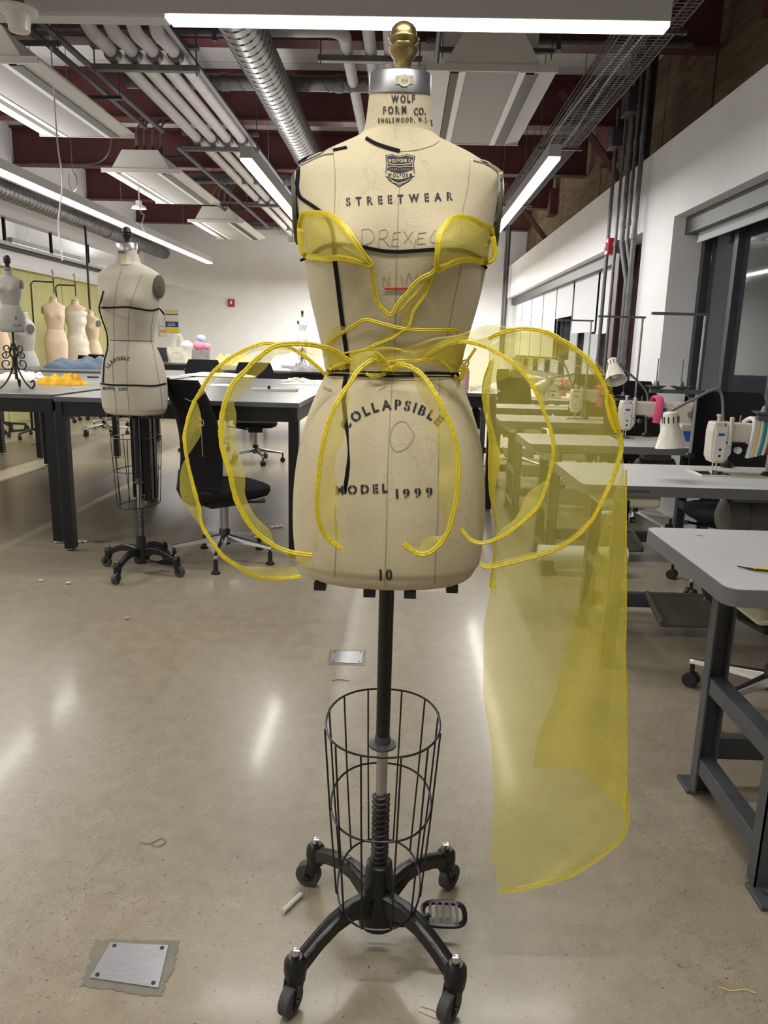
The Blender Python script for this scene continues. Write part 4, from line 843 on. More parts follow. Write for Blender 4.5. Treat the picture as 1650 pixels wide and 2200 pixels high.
# folded back layer
sheet('folded_layer', [(1309, 1090), (1300, 1120), (1282, 1179), (1272, 1230), (1263, 1275), (1247, 1300), (1230, 1322), (1212, 1400), (1192, 1492), (1174, 1540), (1156, 1581), (1149, 1620), (1145, 1649)],
      [(1341, 1000), (1344, 1110), (1344, 1180), (1344, 1230), (1344, 1275), (1344, 1300), (1344, 1330), (1342, 1400), (1346, 1500), (1346, 1560), (1347, 1600), (1347, 1680), (1344, 1750)], [1.30, 1.31, 1.32], [1.315, 1.325, 1.33], n=90, cols=18, rip=.007, seed=5, parent=pan, bow=33)
# upper folded triangle
sheet('folded_layer', [(1000, 735), (1002, 760), (1004, 785), (1008, 815), (1011, 843)], [(1130, 706), (1180, 716), (1205, 730), (1222, 740), (1235, 751)], [1.32, 1.33, 1.335], [1.285, 1.28, 1.28], n=30, cols=24, rip=.006, seed=8, parent=pan)
hump = sheet('shoulder_fold', [(866, 752), (880, 745), (905, 735), (935, 725), (965, 722), (995, 716), (1018, 706), (1042, 699), (1068, 698), (1100, 704)], [(884, 757), (900, 768), (925, 768), (945, 758), (965, 745), (1000, 737), (1030, 742), (1052, 750), (1060, 735), (1100, 714)], [1.318, 1.30, 1.30, 1.31, 1.30], [1.325, 1.31, 1.31, 1.315, 1.305], n=60, cols=8, rip=.004, seed=3)
# bust cups: domed sheets with thick rolled rims
def cup(P, bulge, seed, bd):
    C2 = sm(P + [P[0]], 73)[:-1]; cx = sum(p.x for p in C2) / 72; cy = sum(p.y for p in C2) / 72; rr = []
    for s_ in (1, .86, .7, .5, .3, .02):
        r = []
        for p in C2:
            x, y = cx + (p.x - cx) * s_, cy + (p.y - cy) * s_
            q = surfpt(x, y, .006, bd); q = q - (q - CP).normalized() * bulge * (1 - s_ * s_) * (1 + .25 * noise.noise(Vector((x * .03, y * .03, seed)))); r.append(q)
        rr.append(r)
    f = ob('bust_cup', G().rows(rr, closed=True, cap=False), 'org', gar, world=True, smooth=True)
    ob('hem', hem_geo([surfpt(p.x, p.y, .008, bd) for p in C2] + [surfpt(C2[0].x, C2[0].y, .008, bd)], .0098, seed), 'hem', f, world=True, smooth=True)
cup([(644, 480), (650, 463), (668, 459), (701, 460), (718, 468), (733, 480), (746, 494), (758, 512), (769, 528), (782, 548), (797, 569), (778, 566), (758, 560), (738, 555), (720, 554), (700, 557), (679, 553), (661, 550), (649, 542), (645, 510)], .018, 2.0, 1.36)
cup([(942, 520), (947, 500), (957, 484), (967, 473), (980, 467), (1003, 468), (1023, 476), (1041, 486), (1054, 490), (1058, 508), (1062, 530), (1062, 548), (1053, 561), (1032, 562), (1010, 558), (990, 560), (972, 566), (955, 574), (940, 580), (939, 555)], .018, 5.0, 1.36)
# straps lying on the form
def strap(P, wd, name='strap', off=.006, seed=0, m='hem'):
    C2 = sm(P, max(10, int(sum(math.dist(a[:2], b[:2]) for a, b in zip(P, P[1:])) / 4)))
    ob(name, hem_geo([surfpt(p.x, p.y, off, 1.33) for p in C2], wd * .00082, seed), m, gar, world=True, smooth=True)
strap([(797, 569), (800, 590), (804, 617), (808, 642), (814, 655), (822, 664), (830, 671), (838, 677), (846, 670), (852, 658), (864, 642), (875, 630), (886, 615), (897, 604), (910, 595), (926, 588), (940, 576), (958, 570)], 9, seed=1)
strap([(802, 600), (806, 625), (812, 650), (824, 670), (838, 680), (848, 672)], 5, seed=4)
strap([(932, 590), (924, 608), (915, 629), (904, 646), (893, 661), (886, 675), (883, 690), (877, 703)], 7, seed=2)
strap([(928, 590), (912, 606), (900, 622), (884, 640), (872, 652), (860, 668)], 4, seed=2.5)
strap([(698, 744), (718, 728), (739, 713), (760, 700), (783, 687), (802, 690), (821, 695), (846, 702), (874, 707), (910, 709), (945, 709), (976, 709), (984, 716), (990, 726)], 7.5, seed=3)
strap([(876, 703), (862, 712), (846, 724), (825, 733), (802, 743), (775, 755), (751, 766)], 6, seed=5)
strap([(696, 806), (712, 792), (730, 783), (751, 777)], 6, seed=6, off=.010); strap([(828, 780), (848, 776), (868, 775), (890, 776), (915, 773), (935, 774), (952, 780), (966, 793), (978, 808), (988, 816), (996, 806), (994, 790), (1010, 766), (1022, 748)], 6.5, seed=7, off=.009)
strap([(985, 788), (992, 800), (990, 815), (996, 800), (1002, 790)], 7, seed=8, off=.012)
strap([(692, 745), (705, 752), (725, 762), (751, 776)], 5, seed=9, off=.012)
strap([(726, 762), (755, 756), (790, 752), (830, 748), (866, 752)], 4, seed=9.5, off=.007)
# sheer bands around the waist
def patch(P, Q, off, seed, name='waist_wrap', m='org'):
    n = 40; a = sm(P, n); b = sm(Q, n); rr = []
    for i in range(n):
        rr.append([surfpt(a[i].x + (b[i].x - a[i].x) * t, a[i].y + (b[i].y - a[i].y) * t, off + .004 * abs(noise.noise(Vector((i * .06, t * 2.0, seed)))), 1.33) for t in (0, .2, .4, .6, .8, 1)])
    ob(name, G().rows(rr, closed=False), m, gar, world=True, smooth=True)
patch([(697, 742), (708, 712), (724, 700), (742, 702)], [(706, 745), (716, 736), (730, 724), (744, 715)], .006, 1)
patch([(698, 745), (715, 756), (740, 765), (752, 768)], [(703, 796), (716, 790), (735, 783), (753, 778)], .007, 2); patch([(700, 748), (720, 760), (745, 768), (754, 770)], [(702, 790), (718, 786), (738, 780), (753, 777)], .010, 3)
patch([(752, 764), (790, 745), (835, 712), (868, 706)], [(756, 766), (800, 752), (850, 728), (874, 708)], .005, 4)
patch([(752, 764), (790, 757), (830, 752), (862, 752)], [(756, 778), (790, 775), (830, 776), (868, 774)], .006, 5)
patch([(860, 752), (895, 752), (940, 742), (1000, 728)], [(868, 774), (900, 774), (950, 779), (992, 790)], .006, 6); patch([(920, 768), (945, 755), (970, 745), (999, 740)], [(925, 774), (950, 778), (972, 780), (994, 786)], .009, 7)
patch([(862, 668), (880, 648), (905, 622), (925, 598)], [(864, 704), (882, 688), (904, 650), (922, 612)], .005, 8)
patch([(698, 806), (708, 794), (725, 785), (750, 780)], [(702, 808), (715, 803), (735, 802), (752, 800)], .006, 9)
# bow knot
patch([(752, 772), (765, 757), (790, 751), (812, 757)], [(754, 785), (770, 780), (795, 776), (822, 792)], .016, 10, 'bow', 'org')
patch([(806, 757), (818, 764), (830, 777), (838, 788)], [(806, 776), (808, 790), (816, 800), (834, 797)], .020, 11, 'bow', 'org')
strap([(776, 788), (784, 800), (800, 809), (815, 808), (832, 802), (848, 796), (838, 790), (826, 802), (812, 808)], 7, 'knot', .012, 11); strap([(836, 802), (838, 795), (846, 790), (856, 784)], 13, 'knot', .016, 12)
strap([(802, 755), (816, 762), (828, 774), (836, 786)], 5, 'knot', .022, 13)
# loose threads
for P in ([(1264, 776, 1.26), (1240, 757, 1.25), (1228, 768, 1.25), (1235, 783, 1.25), (1252, 787, 1.25), (1264, 777, 1.255)], [(397, 856, 1.27), (408, 861, 1.275), (418, 864, 1.28)], [(427, 897, 1.28), (437, 905, 1.275), (436, 915, 1.27), (428, 912, 1.275), (433, 930, 1.28), (434, 955, 1.28), (436, 981, 1.28)], [(1180, 769, 1.26), (1195, 766, 1.25), (1205, 775, 1.25), (1190, 780, 1.26)]):
    ob('loose_thread', G().tube([at(p.x, p.y, p.z) for p in sm(P, 30)], .00035, 4), 'straw', gar, world=True)
g = G()
for i in range(150):                       # frayed edge threads on the outer loop and the panel corner
    k = i / 150; q = OUT[11 + int(k * 9)]; nx = OUT[12 + int(k * 9)]; f = (k * 9) % 1; x, y = q[0] + (nx[0] - q[0]) * f + 4, q[1] + (nx[1] - q[1]) * f
    L_ = 5 + random.random() * 8; g.tube([at(x, y, 1.277), at(x + L_ * .6, y - L_ * .2 + random.uniform(-2, 2), 1.275), at(x + L_, y - L_ * .1 + random.uniform(-3, 3), 1.272)], .0002, 3)
ob('frayed_threads', g, 'hem', gar, world=True, kind='stuff')

# ------------------------------------------------------------------ second form, and the forms at the left
f2, B2 = make_form('dress_form', 'cream linen dress form at left marked MODEL 2003, turned to show its dark arm plate', (-1.48, 4.10, 0), rz=math.radians(-14), lift=.045, ml='linen2', fin='darkmetal', neckcap='steel', rot=.75, sides=(1,), ws=.97, caged=.24)
def S2(nm, m, P, wd, **k): surf_strip(nm, B2, f2, m, P, wd, step=5, **k)
for P, wd in (([(214, 661), (240, 661), (272, 660), (300, 664), (325, 667), (343, 663)], 3.5), ([(222, 625), (217, 645), (213, 662), (219, 685), (229, 715), (231, 745), (224, 775), (222, 805), (221, 822)], 3), ([(216, 824), (240, 827), (290, 828), (330, 829), (357, 824)], 3.5), ([(344, 664), (353, 676)], 3.5)): S2('style_tape', 'tape', P, wd, off=.004)
for P in ([(262, 575), (250, 620), (244, 680), (245, 740), (242, 800), (248, 860), (252, 915)], [(305, 590), (285, 640), (276, 680), (275, 740), (272, 800), (278, 900)], [(333, 660), (325, 720), (335, 780), (347, 850), (350, 905)]): S2('seam', 'seam', P, 1.0, off=.002, th=.0006)
for (s_, cx, cy, h, wd, rot, arc) in (('LLAPSIBLE', 250, 772, 8, 56, -.35, 42), ('MODEL', 234, 834, 6, 26, -.03, 0), ('2003', 264, 836, 6, 19, -.04, 0), ('8', 253, 908, 8, 6, 0, 0), ('8', 298, 541, 8, 6, 0, 0), ('WOLF', 262, 542, 5, 18, 0, 0)):
    letters('lettering', B2, f2, 'ink', *text2d(s_, cx, cy, h, wd, rot, arc, True, .8), off=.004)
S2('paper_tag', 'paper', [(271, 548), (271, 568)], 22, off=.003)

# long cream forms on hanging stands by the olive partition
def long_form(name, label, loc, rz, ml, hook=True, top=2.12, group=None, arms=True, armm='armplate'):
    t = thing(name, label, 'dress form', loc, rz, group); lift = top - 1.73
    T, H, N = body_geo(lift, ws=.92)
    HH = G().rows([ringrow(z, a, b, c) for z, a, b, c in smoothrows([(.42, .10, .085, .10), (.6, .125, .09, .11), (.85 + lift * .4, .152, .11, .125), (1.02 + lift, .172, .13, .145), (1.10 + lift, .165, .122, .135), (1.2 + lift, .14, .10, .105), (1.255 + lift, .12, .086, .082)])])
    ob('torso', T, ml, t, smooth=True); ob('hips', HH, ml, t, smooth=True); ob('neck', N, ml, t, smooth=True)
    ob('neck_cap', G().rows([ringrow(z + lift, .05, .05, .05, 30, 2) for z in (1.729, 1.745)]), 'linen', t, smooth=True)
    if arms:
        for s_ in (1, -1): ob('arm_plate', G().lathe([(.058, 0), (.058, .008), (.008, .01)], (s_ * .168, 0, 1.535 + lift), n=24, ax=(s_, -.1, 0), sy=.85), armm, t, smooth=True)
    ob('pole', G().cyl((0, 0, .1), (0, 0, .5), .018), 'blackm', t)
    if hook:
        z = 1.745 + lift; ob('hanger_pipe', G().tube([(.02, 0, z + .34), (.02, 0, z + .05)], .010, 8).tube([(.02, 0, z + .22), (-.26, 0, z + .22), (-.3, .02, z + .18), (-.3, .1, z - .5)], .012, 8), 'black', t); ob('finial', G().ball((.02, 0, z + .38), .03).ball((.02, 0, z + .31), .02), 'tray', t, smooth=True)
    b = G()
    for k in range(5):
        a = k * 2 * PI / 5 + .3; b.tube([(0, 0, .11), (.30 * math.cos(a), .30 * math.sin(a), .08)], .016, 6)
    ob('base', b, 'black', t)
    for k in range(5):
        a = k * 2 * PI / 5 + .3; c = Vector((.30 * math.cos(a), .30 * math.sin(a), .035)); ob('caster', G().tube([c - Vector((0, .014, 0)), c + Vector((0, .014, 0))], .035, 12), 'black', t)
    return t
lf = long_form('dress_form', 'tall cream dress form by the olive partition showing a pale arm disc', (-5.50, 11.9, 0), .5, 'linen3', armm='machd', top=1.93)
dup(lf, (-5.42, 12.5, 0), .1, 'tall cream form draped in muslin, partly hidden behind the pale arm disc form', skip=())
long_form('dress_form', 'cream dress form furthest right by the olive partition, dark arm disc and pole above', (-5.47, 13.2, 0), -.35, 'linen3', hook=False, top=1.78)
dup(lf, (-6.35 + .6, 10.6, 0), .2, 'pale cream form behind the wrought iron stand of the small form')
dup(lf, (-5.75, 10.0, 0), 1.2, 'cream form cut off by the left edge of the picture')
long_form('dress_form', 'grey form standing behind the left table, dark round arm disc', (-4.98, 9.9, 0), -.7, 'linen4', hook=False, top=1.62)
ob('hanging_pole', G().cyl((-5.47, 13.2, 1.82), (-5.47, 13.2, 3.2), .018, 10), 'black', loc=(-5.47, 13.2, 1.82), label='black pole rising above the rightmost cream form by the partition', cat='pole')
t = ob('draped_muslin', G().rows([[(x * 1.06, y * 1.08 - .01, z) for (x, y, z) in ringrow(z, a * (1 + .06 * math.sin(z * 40)), b, c)] for z, a, b, c in smoothrows([(.5, .21, .16, .16), (.9, .19, .15, .15), (1.4, .17, .14, .14), (1.6, .125, .1, .1), (1.85, .165, .14, .12), (1.95, .165, .12, .11)], 8)], cap=False), 'muslin', smooth=True, label='pleated cream muslin draped on the middle form by the partition', cat='fabric')
t.location = (-5.42, 12.5, -.19)

# half-scale form on wrought iron scroll stand, on the table
def half_form(name, label, loc, rz, sc, ml='linen4', fin='darkmetal'):
    t = thing(name, label, 'dress form', loc, rz)
    T, H, N = body_geo(0); m = Matrix.Scale(sc, 4) @ Matrix.Translation((0, 0, -.86)); up_ = Matrix.Translation((0, 0, .375))
    for g, nm in ((T, 'torso'), (H, 'hips'), (N, 'neck')): ob(nm, g.xf(up_ @ m), ml, t, smooth=True)
    zt = .375 + (1.73 - .86) * sc
    ob('neck_cap', G().lathe([(.024, zt), (.024, zt + .018), (.01, zt + .02)]), 'machd', t, smooth=True)
    ob('finial', G().lathe([(r * .95, z * .85) for r, z in FINIAL], (0, 0, zt + .02), n=16), fin, t, smooth=True)
    for s_ in (1, -1): ob('arm_plate', G().lathe([(.028, 0), (.028, .004), (.004, .005)], (s_ * .18 * sc, 0, .375 + .68 * sc), n=18, ax=(s_, -.1, 0), sy=.8), 'armplate', t)
    ob('pole', G().cyl((0, 0, .06), (0, 0, .38), .008), 'black', t)
    def scroll(c, r, a0, turns, s_): return [(c[0] + s_ * (r * (1 - .75 * i / 20)) * math.cos(a0 + turns * 2 * PI * i / 20), c[1] + (r * (1 - .75 * i / 20)) * math.sin(a0 + turns * 2 * PI * i / 20)) for i in range(21)]
    for k in range(3):
        a = k * 2 * PI / 3 - .35; d = Vector((math.cos(a), math.sin(a), 0))
        path = [(.010, .30), (.03, .24), (.012, .20), (.018, .14), (.05, .07), (.09, .02), (.118, .006), (.14, .03), (.13, .055), (.112, .045)]
        pts = [d * x + Vector((0, 0, z)) for (x, z, _) in catmull([(x, z, 0) for x, z in path], 50)]
        ob('leg', G().tube(pts, .0062, 8), 'black', t, smooth=True)
        for (c, r) in (((.045, .27), .032), ((.055, .165), .045), ((.06, .225), .026)):
            ob('scroll', G().tube([d * x + Vector((0, 0, z)) for x, z in scroll(c, r, PI, 1.2, 1)], .0045, 6), 'black', t, smooth=True)
    return t
TH = .965
hf = half_form('half_scale_form', 'small grey half-scale dress form on a black wrought iron scroll stand at far left', (-2.66, 5.12, TH), .15, .46)
for (s_, cx, cy, h, wd) in (('B', 35, 683, 7, 5), ('2-10', 37, 699, 6, 15)):
    V, Fc = text2d(s_, cx, cy, h, wd, -.02, 0, True, .8); pl = G(); pl.v = [at(x, y, 5.12 - .066) for x, y in V]; pl.f = Fc; ob('lettering', pl, 'ink', hf, world=True)
half_form('half_scale_form', 'tiny white half-scale form far back on a table under the back wall', (-1.62, 12.0, TH), .8, .46, 'mwhite')

# ------------------------------------------------------------------ cutting tables
def table(x0, x1, y0, y1, label, h=TH, group=None):
    t = thing('work_table', label, 'table', ((x0 + x1) / 2, (y0 + y1) / 2, 0)); a, b = (x1 - x0) / 2, (y1 - y0) / 2
    ob('tabletop', G().b2(-a, a, -b, b, h - .03, h), 'tabletop', t, bevel=.003)
    ob('apron', G().b2(-a + .01, a - .01, -b + .01, -b + .05, h - .115, h - .03).b2(-a + .01, a - .01, b - .05, b - .01, h - .115, h - .03).b2(-a + .01, -a + .05, -b, b, h - .115, h - .03).b2(a - .05, a - .01, -b, b, h - .115, h - .03), 'tframe', t)
    for sx in (-1, 1):
        for sy in (-1, 1):
            l = ob('leg', G().b2(sx * (a - .035) - .03, sx * (a - .035) + .03, sy * (b - .035) - .03, sy * (b - .035) + .03, .02, h - .1), 'tframe', t)
            ob('foot', G().lathe([(.022, 0), (.026, .006), (.012, .01), (.012, .025)], (sx * (a - .035), sy * (b - .035), 0), 12), 'chrome', l)
    return t
table(-3.75, -2.18, 4.62, 6.15, 'black work table at far left under the half-scale form'); table(-2.10, -.62, 4.45, 6.0, 'black work table behind the second form, front edge facing the camera')
table(-3.75, -2.18, 6.18, 7.7, 'work table adjoining the far left one, behind the half-scale form'); table(-2.10, -.62, 6.03, 7.6, 'work table adjoining the front left one, with cloth pieces')
table(-4.6, -3.2, 8.3, 9.8, 'black work table in the middle distance, blue grey clothes on it'); table(-2.9, -.75, 9.9, 11.4, 'work table with the raffia heap and grey bag below the back wall'); table(-2.4, -.8, 11.6, 12.8, 'furthest work table, carrying the tiny white form')
table(-4.9, -2.9, 12.4, 13.8, 'far left work table carrying a tote bag and plush toys'); table(-.4, .75, 6.0, 7.5, 'work table seen just right of the waist of the front form')
table(-5.4, -3.95, 6.9, 8.1, 'black work table at the left edge beyond the far left table')

def task_chair(label, loc, rz, glides=False, group=None):
    t = thing('task_chair', label, 'chair', loc, rz, group)     # faces +x
    back = []
    for i in range(13):
        u = i / 12; z = .50 + .60 * u; wd = .235 * (1 - .10 * u - .35 * max(0, u - .8) ** 1.5 * 5) ; xx = -.22 - .10 * u + .05 * math.sin(u * PI)
        back.append([(xx + .045 * (2 * abs(j / 8 * 2 - 1) ** 2) - .01, wd * (j / 8 * 2 - 1), z) for j in range(9)] + [(xx - .03 + .045 * (2 * abs(j / 8 * 2 - 1) ** 2), wd * (j / 8 * 2 - 1), z) for j in range(8, -1, -1)])
    ob('backrest', G().rows(back), 'blackf', t, smooth=True)
    seat = [[(x * s_, y * s_ * 1.0, z) for x, y in [(.25 * math.copysign(abs(math.cos(a * PI / 16)) ** .6, math.cos(a * PI / 16)), .245 * math.copysign(abs(math.sin(a * PI / 16)) ** .6, math.sin(a * PI / 16))) for a in range(32)]] for z, s_ in ((.40, .8), (.415, .95), (.44, 1.0), (.465, .98), (.478, .88), (.482, .5))]
    ob('seat', G().rows(seat), 'blackf', t, smooth=True)
    ob('back_support', G().tube(catmull([(-.05, 0, .39), (-.2, 0, .385), (-.27, 0, .46), (-.26, 0, .58)], 10), .028, 8), 'black', t, smooth=True)
    ob('mechanism', G().box((0, 0, .375), (.26, .16, .06)), 'black', t, bevel=.01)
    ob('lever', G().tube([(.04, -.08, .37), (.06, -.26, .40), (.10, -.30, .41)], [.008, .008, .014], 8), 'black', t, smooth=True)
    ob('gas_column', G().lathe([(.034, .10), (.034, .19), (.024, .2), (.024, .35)], n=16), 'black', t, smooth=True); ob('column_sleeve', G().cyl((0, 0, .2), (0, 0, .34), .0255), 'steel', t)
    for k in range(5):
        a = k * 2 * PI / 5 + .25; d = Vector((math.cos(a), math.sin(a), 0)); q = Vector((-d.y, d.x, 0))
        rr = [[d * s_ + q * w_ * u + Vector((0, 0, z + v * h)) for u, v in ((-1, -1), (1, -1), (.7, 1), (-.7, 1))] for s_, z, h, w_ in ((.02, .14, .022, .024), (.15, .125, .014, .018), (.30, .105, .010, .013), (.315, .10, .010, .012))]
        l = ob('leg', G().rows(rr), 'chrome', t, bevel=.004)
        c = d * .302
        if glides: ob('glide', G().lathe([(.026, 0), (.026, .012), (.015, .018), (.013, .075)], c, 14).cyl(c + Vector((0, 0, .07)), c + Vector((0, 0, .10)), .008), 'black', l, smooth=True)
        else: ob('caster', G().tube([c - q * .024 + Vector((0, 0, .028)), c - q * .004 + Vector((0, 0, .028))], .028, 16).tube([c + q * .004 + Vector((0, 0, .028)), c + q * .024 + Vector((0, 0, .028))], .028, 16).cyl(c + Vector((0, 0, .03)), c + Vector((0, 0, .098)), .009), 'black', l, smooth=True)
    return t
CG = 'black task chairs'
ch = task_chair('black task chair with chrome glide feet right behind the second form', (-1.07, 4.40, 0), .75, True)
c0 = task_chair('black task chair with casters beyond the left tables, seen below the ribbon loops', (-1.65, 8.32, 0), -PI / 2 + .2)
dup(c0, (-.45, 9.5, 0), 2.0, 'black task chair in the distance, seen between the left ribbon loops'); dup(c0, (-4.55, 6.4, 0), .3, 'black task chair at the left picture edge, only casters in view')
dup(c0, (-4.2, 10.4, 0), 1.4, 'black task chair beyond the blue grey clothes, near the cream forms'); dup(c0, (-2.45, 9.1, 0), -1.4, 'black task chair in front of the far table with bags'); dup(c0, (-4.4, 11.3, 0), 1.0, 'black task chair near the cream forms by the partition')

# things on the left tables
def lay(name, g, m, label, cat, loc, group=None): ob(name, g, m, loc=loc, label=label, cat=cat, group=group, smooth=True)
def cl(px, py, sx, sy, h, seed, m, label, rz=0, z=TH, name='cloth_piece', cat='fabric', fold=3):
    p = atz(px, py, z); lay(name, cloth(p.x, p.y, z, sx, sy, h, seed, rz, fold=fold), m, label, cat, (p.x, p.y, z))
cl(134, 826, .33, .17, .12, 3.1, 'gold', 'crumpled mustard yellow cloth on the left table', -.1, fold=4)
cl(20, 818, .36, .22, .10, 9.2, 'muslin', 'crumpled cream muslin at the left edge of the table')
cl(60, 812, .22, .2, .08, 5.2, 'mwhite', 'crumpled white fabric behind the wrought iron stand')
def flat(name, px, py, L_, W_, rz, m, label, cat, z=TH, th=.004):
    p = atz(px, py, z); ob(name, G().box((0, 0, th / 2), (L_, W_, th), rz=rz).xf(Matrix.Translation(p)), m, loc=p, label=label, cat=cat)
flat('marker_pen', 200, 812, .10, .014, .05, 'dkcloth', 'dark marker on the table left of the second form', 'pen', th=.014); flat('ruler', 206, 828, .1, .02, 0, 'paper', 'short pale ruler beside the second form', 'ruler')
flat('paper_scrap', 165, 834, .06, .04, .4, 'mwhite', 'white paper scrap near the mustard cloth', 'paper')
flat('paper_roll', 590, 840, .34, .10, .02, 'muslin', 'flat cream muslin strip with a black clip on the table near the form', 'fabric', th=.018)
p = atz(578, 836, TH + .02); ob('binder_clip', G().box((0, 0, .012), (.02, .012, .024)).xf(Matrix.Translation(p)), 'black', loc=p, label='tiny black clip standing on the muslin strip', cat='clip')
cl(445, 828, .40, .18, .02, 2.2, 'mwhite', 'white pattern paper spread on the front left table', .1); cl(470, 808, .75, .35, .05, 7.1, 'muslin', 'cream muslin pieces spread across the left table', .05); cl(660, 826, .45, .22, .025, 4.4, 'mwhite', 'white cloth on the table beside the hip of the front form')
cl(640, 820, .30, .2, .05, 6.6, 'muslin', 'folded cream cloth behind the white cloth by the form')
cl(660, 799, .42, .26, .17, 1.1, 'gcloth', 'grey soft bag slumped on the table behind the waist', .1, cat='bag', name='soft_bag'); cl(600, 795, .34, .2, .04, 8.3, 'mwhite', 'white cloth heap left of the grey bag')
cl(180, 791, .8, .5, .22, 3.3, 'denim', 'blue grey clothes piled on the table left of the second form', .3); cl(205, 775, .25, .2, .14, 5.9, 'dkcloth', 'small dark clothing heap beyond the blue grey clothes')
cl(505, 786, .7, .4, .26, 2.9, 'straw', 'straw coloured raffia heap on the far table', 0, name='raffia_heap', cat='raffia', fold=6)
cl(560, 789, .6, .35, .12, 5.0, 'mwhite', 'white paper piled behind the raffia heap')
def tote(px, py, Y, w_, h, m, label, handles=True):
    p = at(px, py, Y); t = thing('tote_bag', label, 'bag', (p.x, Y, TH)); rr = []
    for i in range(7):
        u = i / 6; rr.append([(x * (1 + .12 * u), y * (1 - .25 * u) + .01 * math.sin(x * 30 + i), h * u) for (x, y, _) in ringrow(0, w_ / 2, .1, .1, 24, 3.5)])
    ob('bag_body', G().rows(rr), m, t, smooth=True)
    if handles:
        for s_ in (-.06, .06): ob('handle', G().tube(catmull([(-w_ * .25, s_, h), (-w_ * .15, s_, h + .16), (w_ * .05, s_, h + .2), (w_ * .22, s_, h)], 14), .009, 6), m, t)
    return t
tb = tote(386, 780, 12.9, .38, .26, 'muslin', 'cream canvas tote bag on the far left table')
ob('emblem', G().tube([(.09 * math.cos(i * PI / 12), -.118, .12 + .05 * math.sin(i * PI / 12)) for i in range(24)], .003, 4, closed=True), 'machd', tb)
tote(352, 782, 13.2, .3, .24, 'dkcloth', 'dark printed bag left of the canvas tote', False); tote(420, 778, 13.6, .5, .22, 'gcloth', 'grey bag behind the canvas tote', False)
for (px, py, m, r, l) in ((428, 747, 'pinkb', .11, 'pink plush heap on the far table'), (445, 750, 'pinkb', .08, 'second small pink plush beside the pink heap'), (433, 733, 'blueb', .08, 'light blue plush on top of the pink plush'), (400, 742, 'mwhite', .11, 'white plush stuffed in the tote bag top')):
    p = at(px, py, 12.9 if m == 'mwhite' else 13.6); p.z = TH + .25 + r * .35 + (.14 if m == 'blueb' else 0); g = G().ball((0, 0, 0), (r, r * .8, r * .75), 16)
    g.v = [v * (1 + .18 * noise.noise(v * 22)) for v in g.v]; g.xf(Matrix.Translation(p)); ob('plush_toy', g, m, loc=p, label=l, cat='plush', smooth=True)
# posters on the back wall
p = at(370, 691, YB - .02); t = thing('poster', 'yellow, white and navy poster on the back wall', 'poster', p)
ob('sheet', G().box((0, 0, 0), (.32, .01, .50)), 'mwhite', t); [ob('print', G().box((0, -.007, z), (wd_, .004, h_)), m_, t) for z, wd_, h_, m_ in ((.225, .32, .05, 'yellow'), (-.20, .32, .10, 'yellow'), (-.065, .29, .13, 'navy'), (.165, .29, .02, 'navy'))]
for k in range(3): ob('print_line', G().box((-.02, -.011, -.035 - k * .03), (.18, .003, .01)), 'mwhite', t)
p = at(350, 706, YB - .02); t = thing('poster', 'small white notice with orange block beside the yellow poster', 'poster', p); ob('sheet', G().box((0, 0, 0), (.16, .01, .34)), 'mwhite', t); ob('print', G().box((0, -.007, -.06), (.14, .004, .07)), mat('orange_print', (.75, .35, .18), .6), t); ob('print', G().box((0, -.007, .06), (.14, .004, .06)), 'blueb', t)
p = atz(628, 1095, 0); t = thing('shopping_bag', 'dark red shopping bag standing on the floor behind the front table leg', 'bag', (-.66, 6.3, 0)); ob('bag_body', G().box((0, 0, .17), (.24, .12, .34)), 'red', t, bevel=.004); ob('handle', G().tube([(-.06, 0, .34), (-.03, 0, .43), (.03, 0, .43), (.06, 0, .34)], .004, 6), 'paper', t)
p = atz(1010, 848, TH); t = thing('bottle', 'pink drink bottle on the table right of the waist', 'bottle', (p.x, 6.35, TH + .10)); ob('bottle_body', G().lathe([(.036, -.10), (.038, -.08), (.038, .06), (.026, .09), (.022, .10)]), 'skin', t, smooth=True); ob('loop', G().tube([(.026 * math.cos(i * PI / 8), 0, .125 + .026 * math.sin(i * PI / 8)) for i in range(16)], .007, 6, closed=True), 'darkmetal', t)
cl(1020, 838, .4, .3, .04, 2.4, 'mwhite', 'white cloth on the table right of the form waist', 0, z=TH)
# swatches and scraps lying on the floor
for (px, py, L_, W_, rz, m, l) in ((133, 1166, .09, .05, .3, 'mwhite', 'white scrap on the floor by the table legs'), (172, 1165, .09, .05, .1, 'muslin', 'second pale scrap right of the white one'), (212, 1163, .07, .04, -.2, 'gcloth', 'grey scrap third in the row by the table legs'), (595, 1133, .10, .05, .6, 'mwhite', 'white curved scrap below the left ribbons'), (555, 1157, .05, .03, .1, 'mwhite', 'small white scrap left of the curved one'),
                                 (87, 954, .2, .06, .1, 'mwhite', 'white scrap far under the left tables'), (147, 1255, .025, .02, .2, 'mwhite', 'tiny white speck of thread on the floor, left of the caster stand'), (88, 1250, .02, .02, .2, 'mwhite', 'tiny pale speck further left on the open floor'), (273, 1331, .02, .015, .5, 'pinkb', 'tiny pink thread snip on the open floor')):
    p = atz(px, py, 0); g = G(); g.rows([[(L_ * (i / 5 - .5), W_ * (j / 2 - .5) + .25 * L_ * (i / 5 - .5) ** 2 * 8 * W_, .003 + .010 * abs(math.sin(i * 1.9 + j))) for j in range(3)] for i in range(6)], closed=False)
    g.xf(Matrix.Translation(p) @ Matrix.Rotation(rz, 4, 'Z')); ob('fabric_scrap', g, m, loc=p, label=l, cat='scrap', solid=.002)
p = atz(629, 1944, 0); ob('plastic_tube', G().tube([Vector((-.018, -.03, .007)), Vector((.016, .028, .007))], .006, 8).xf(Matrix.Translation(p)), 'glue', loc=p, label='clear plastic tube on the floor by the left rear caster', cat='tube')
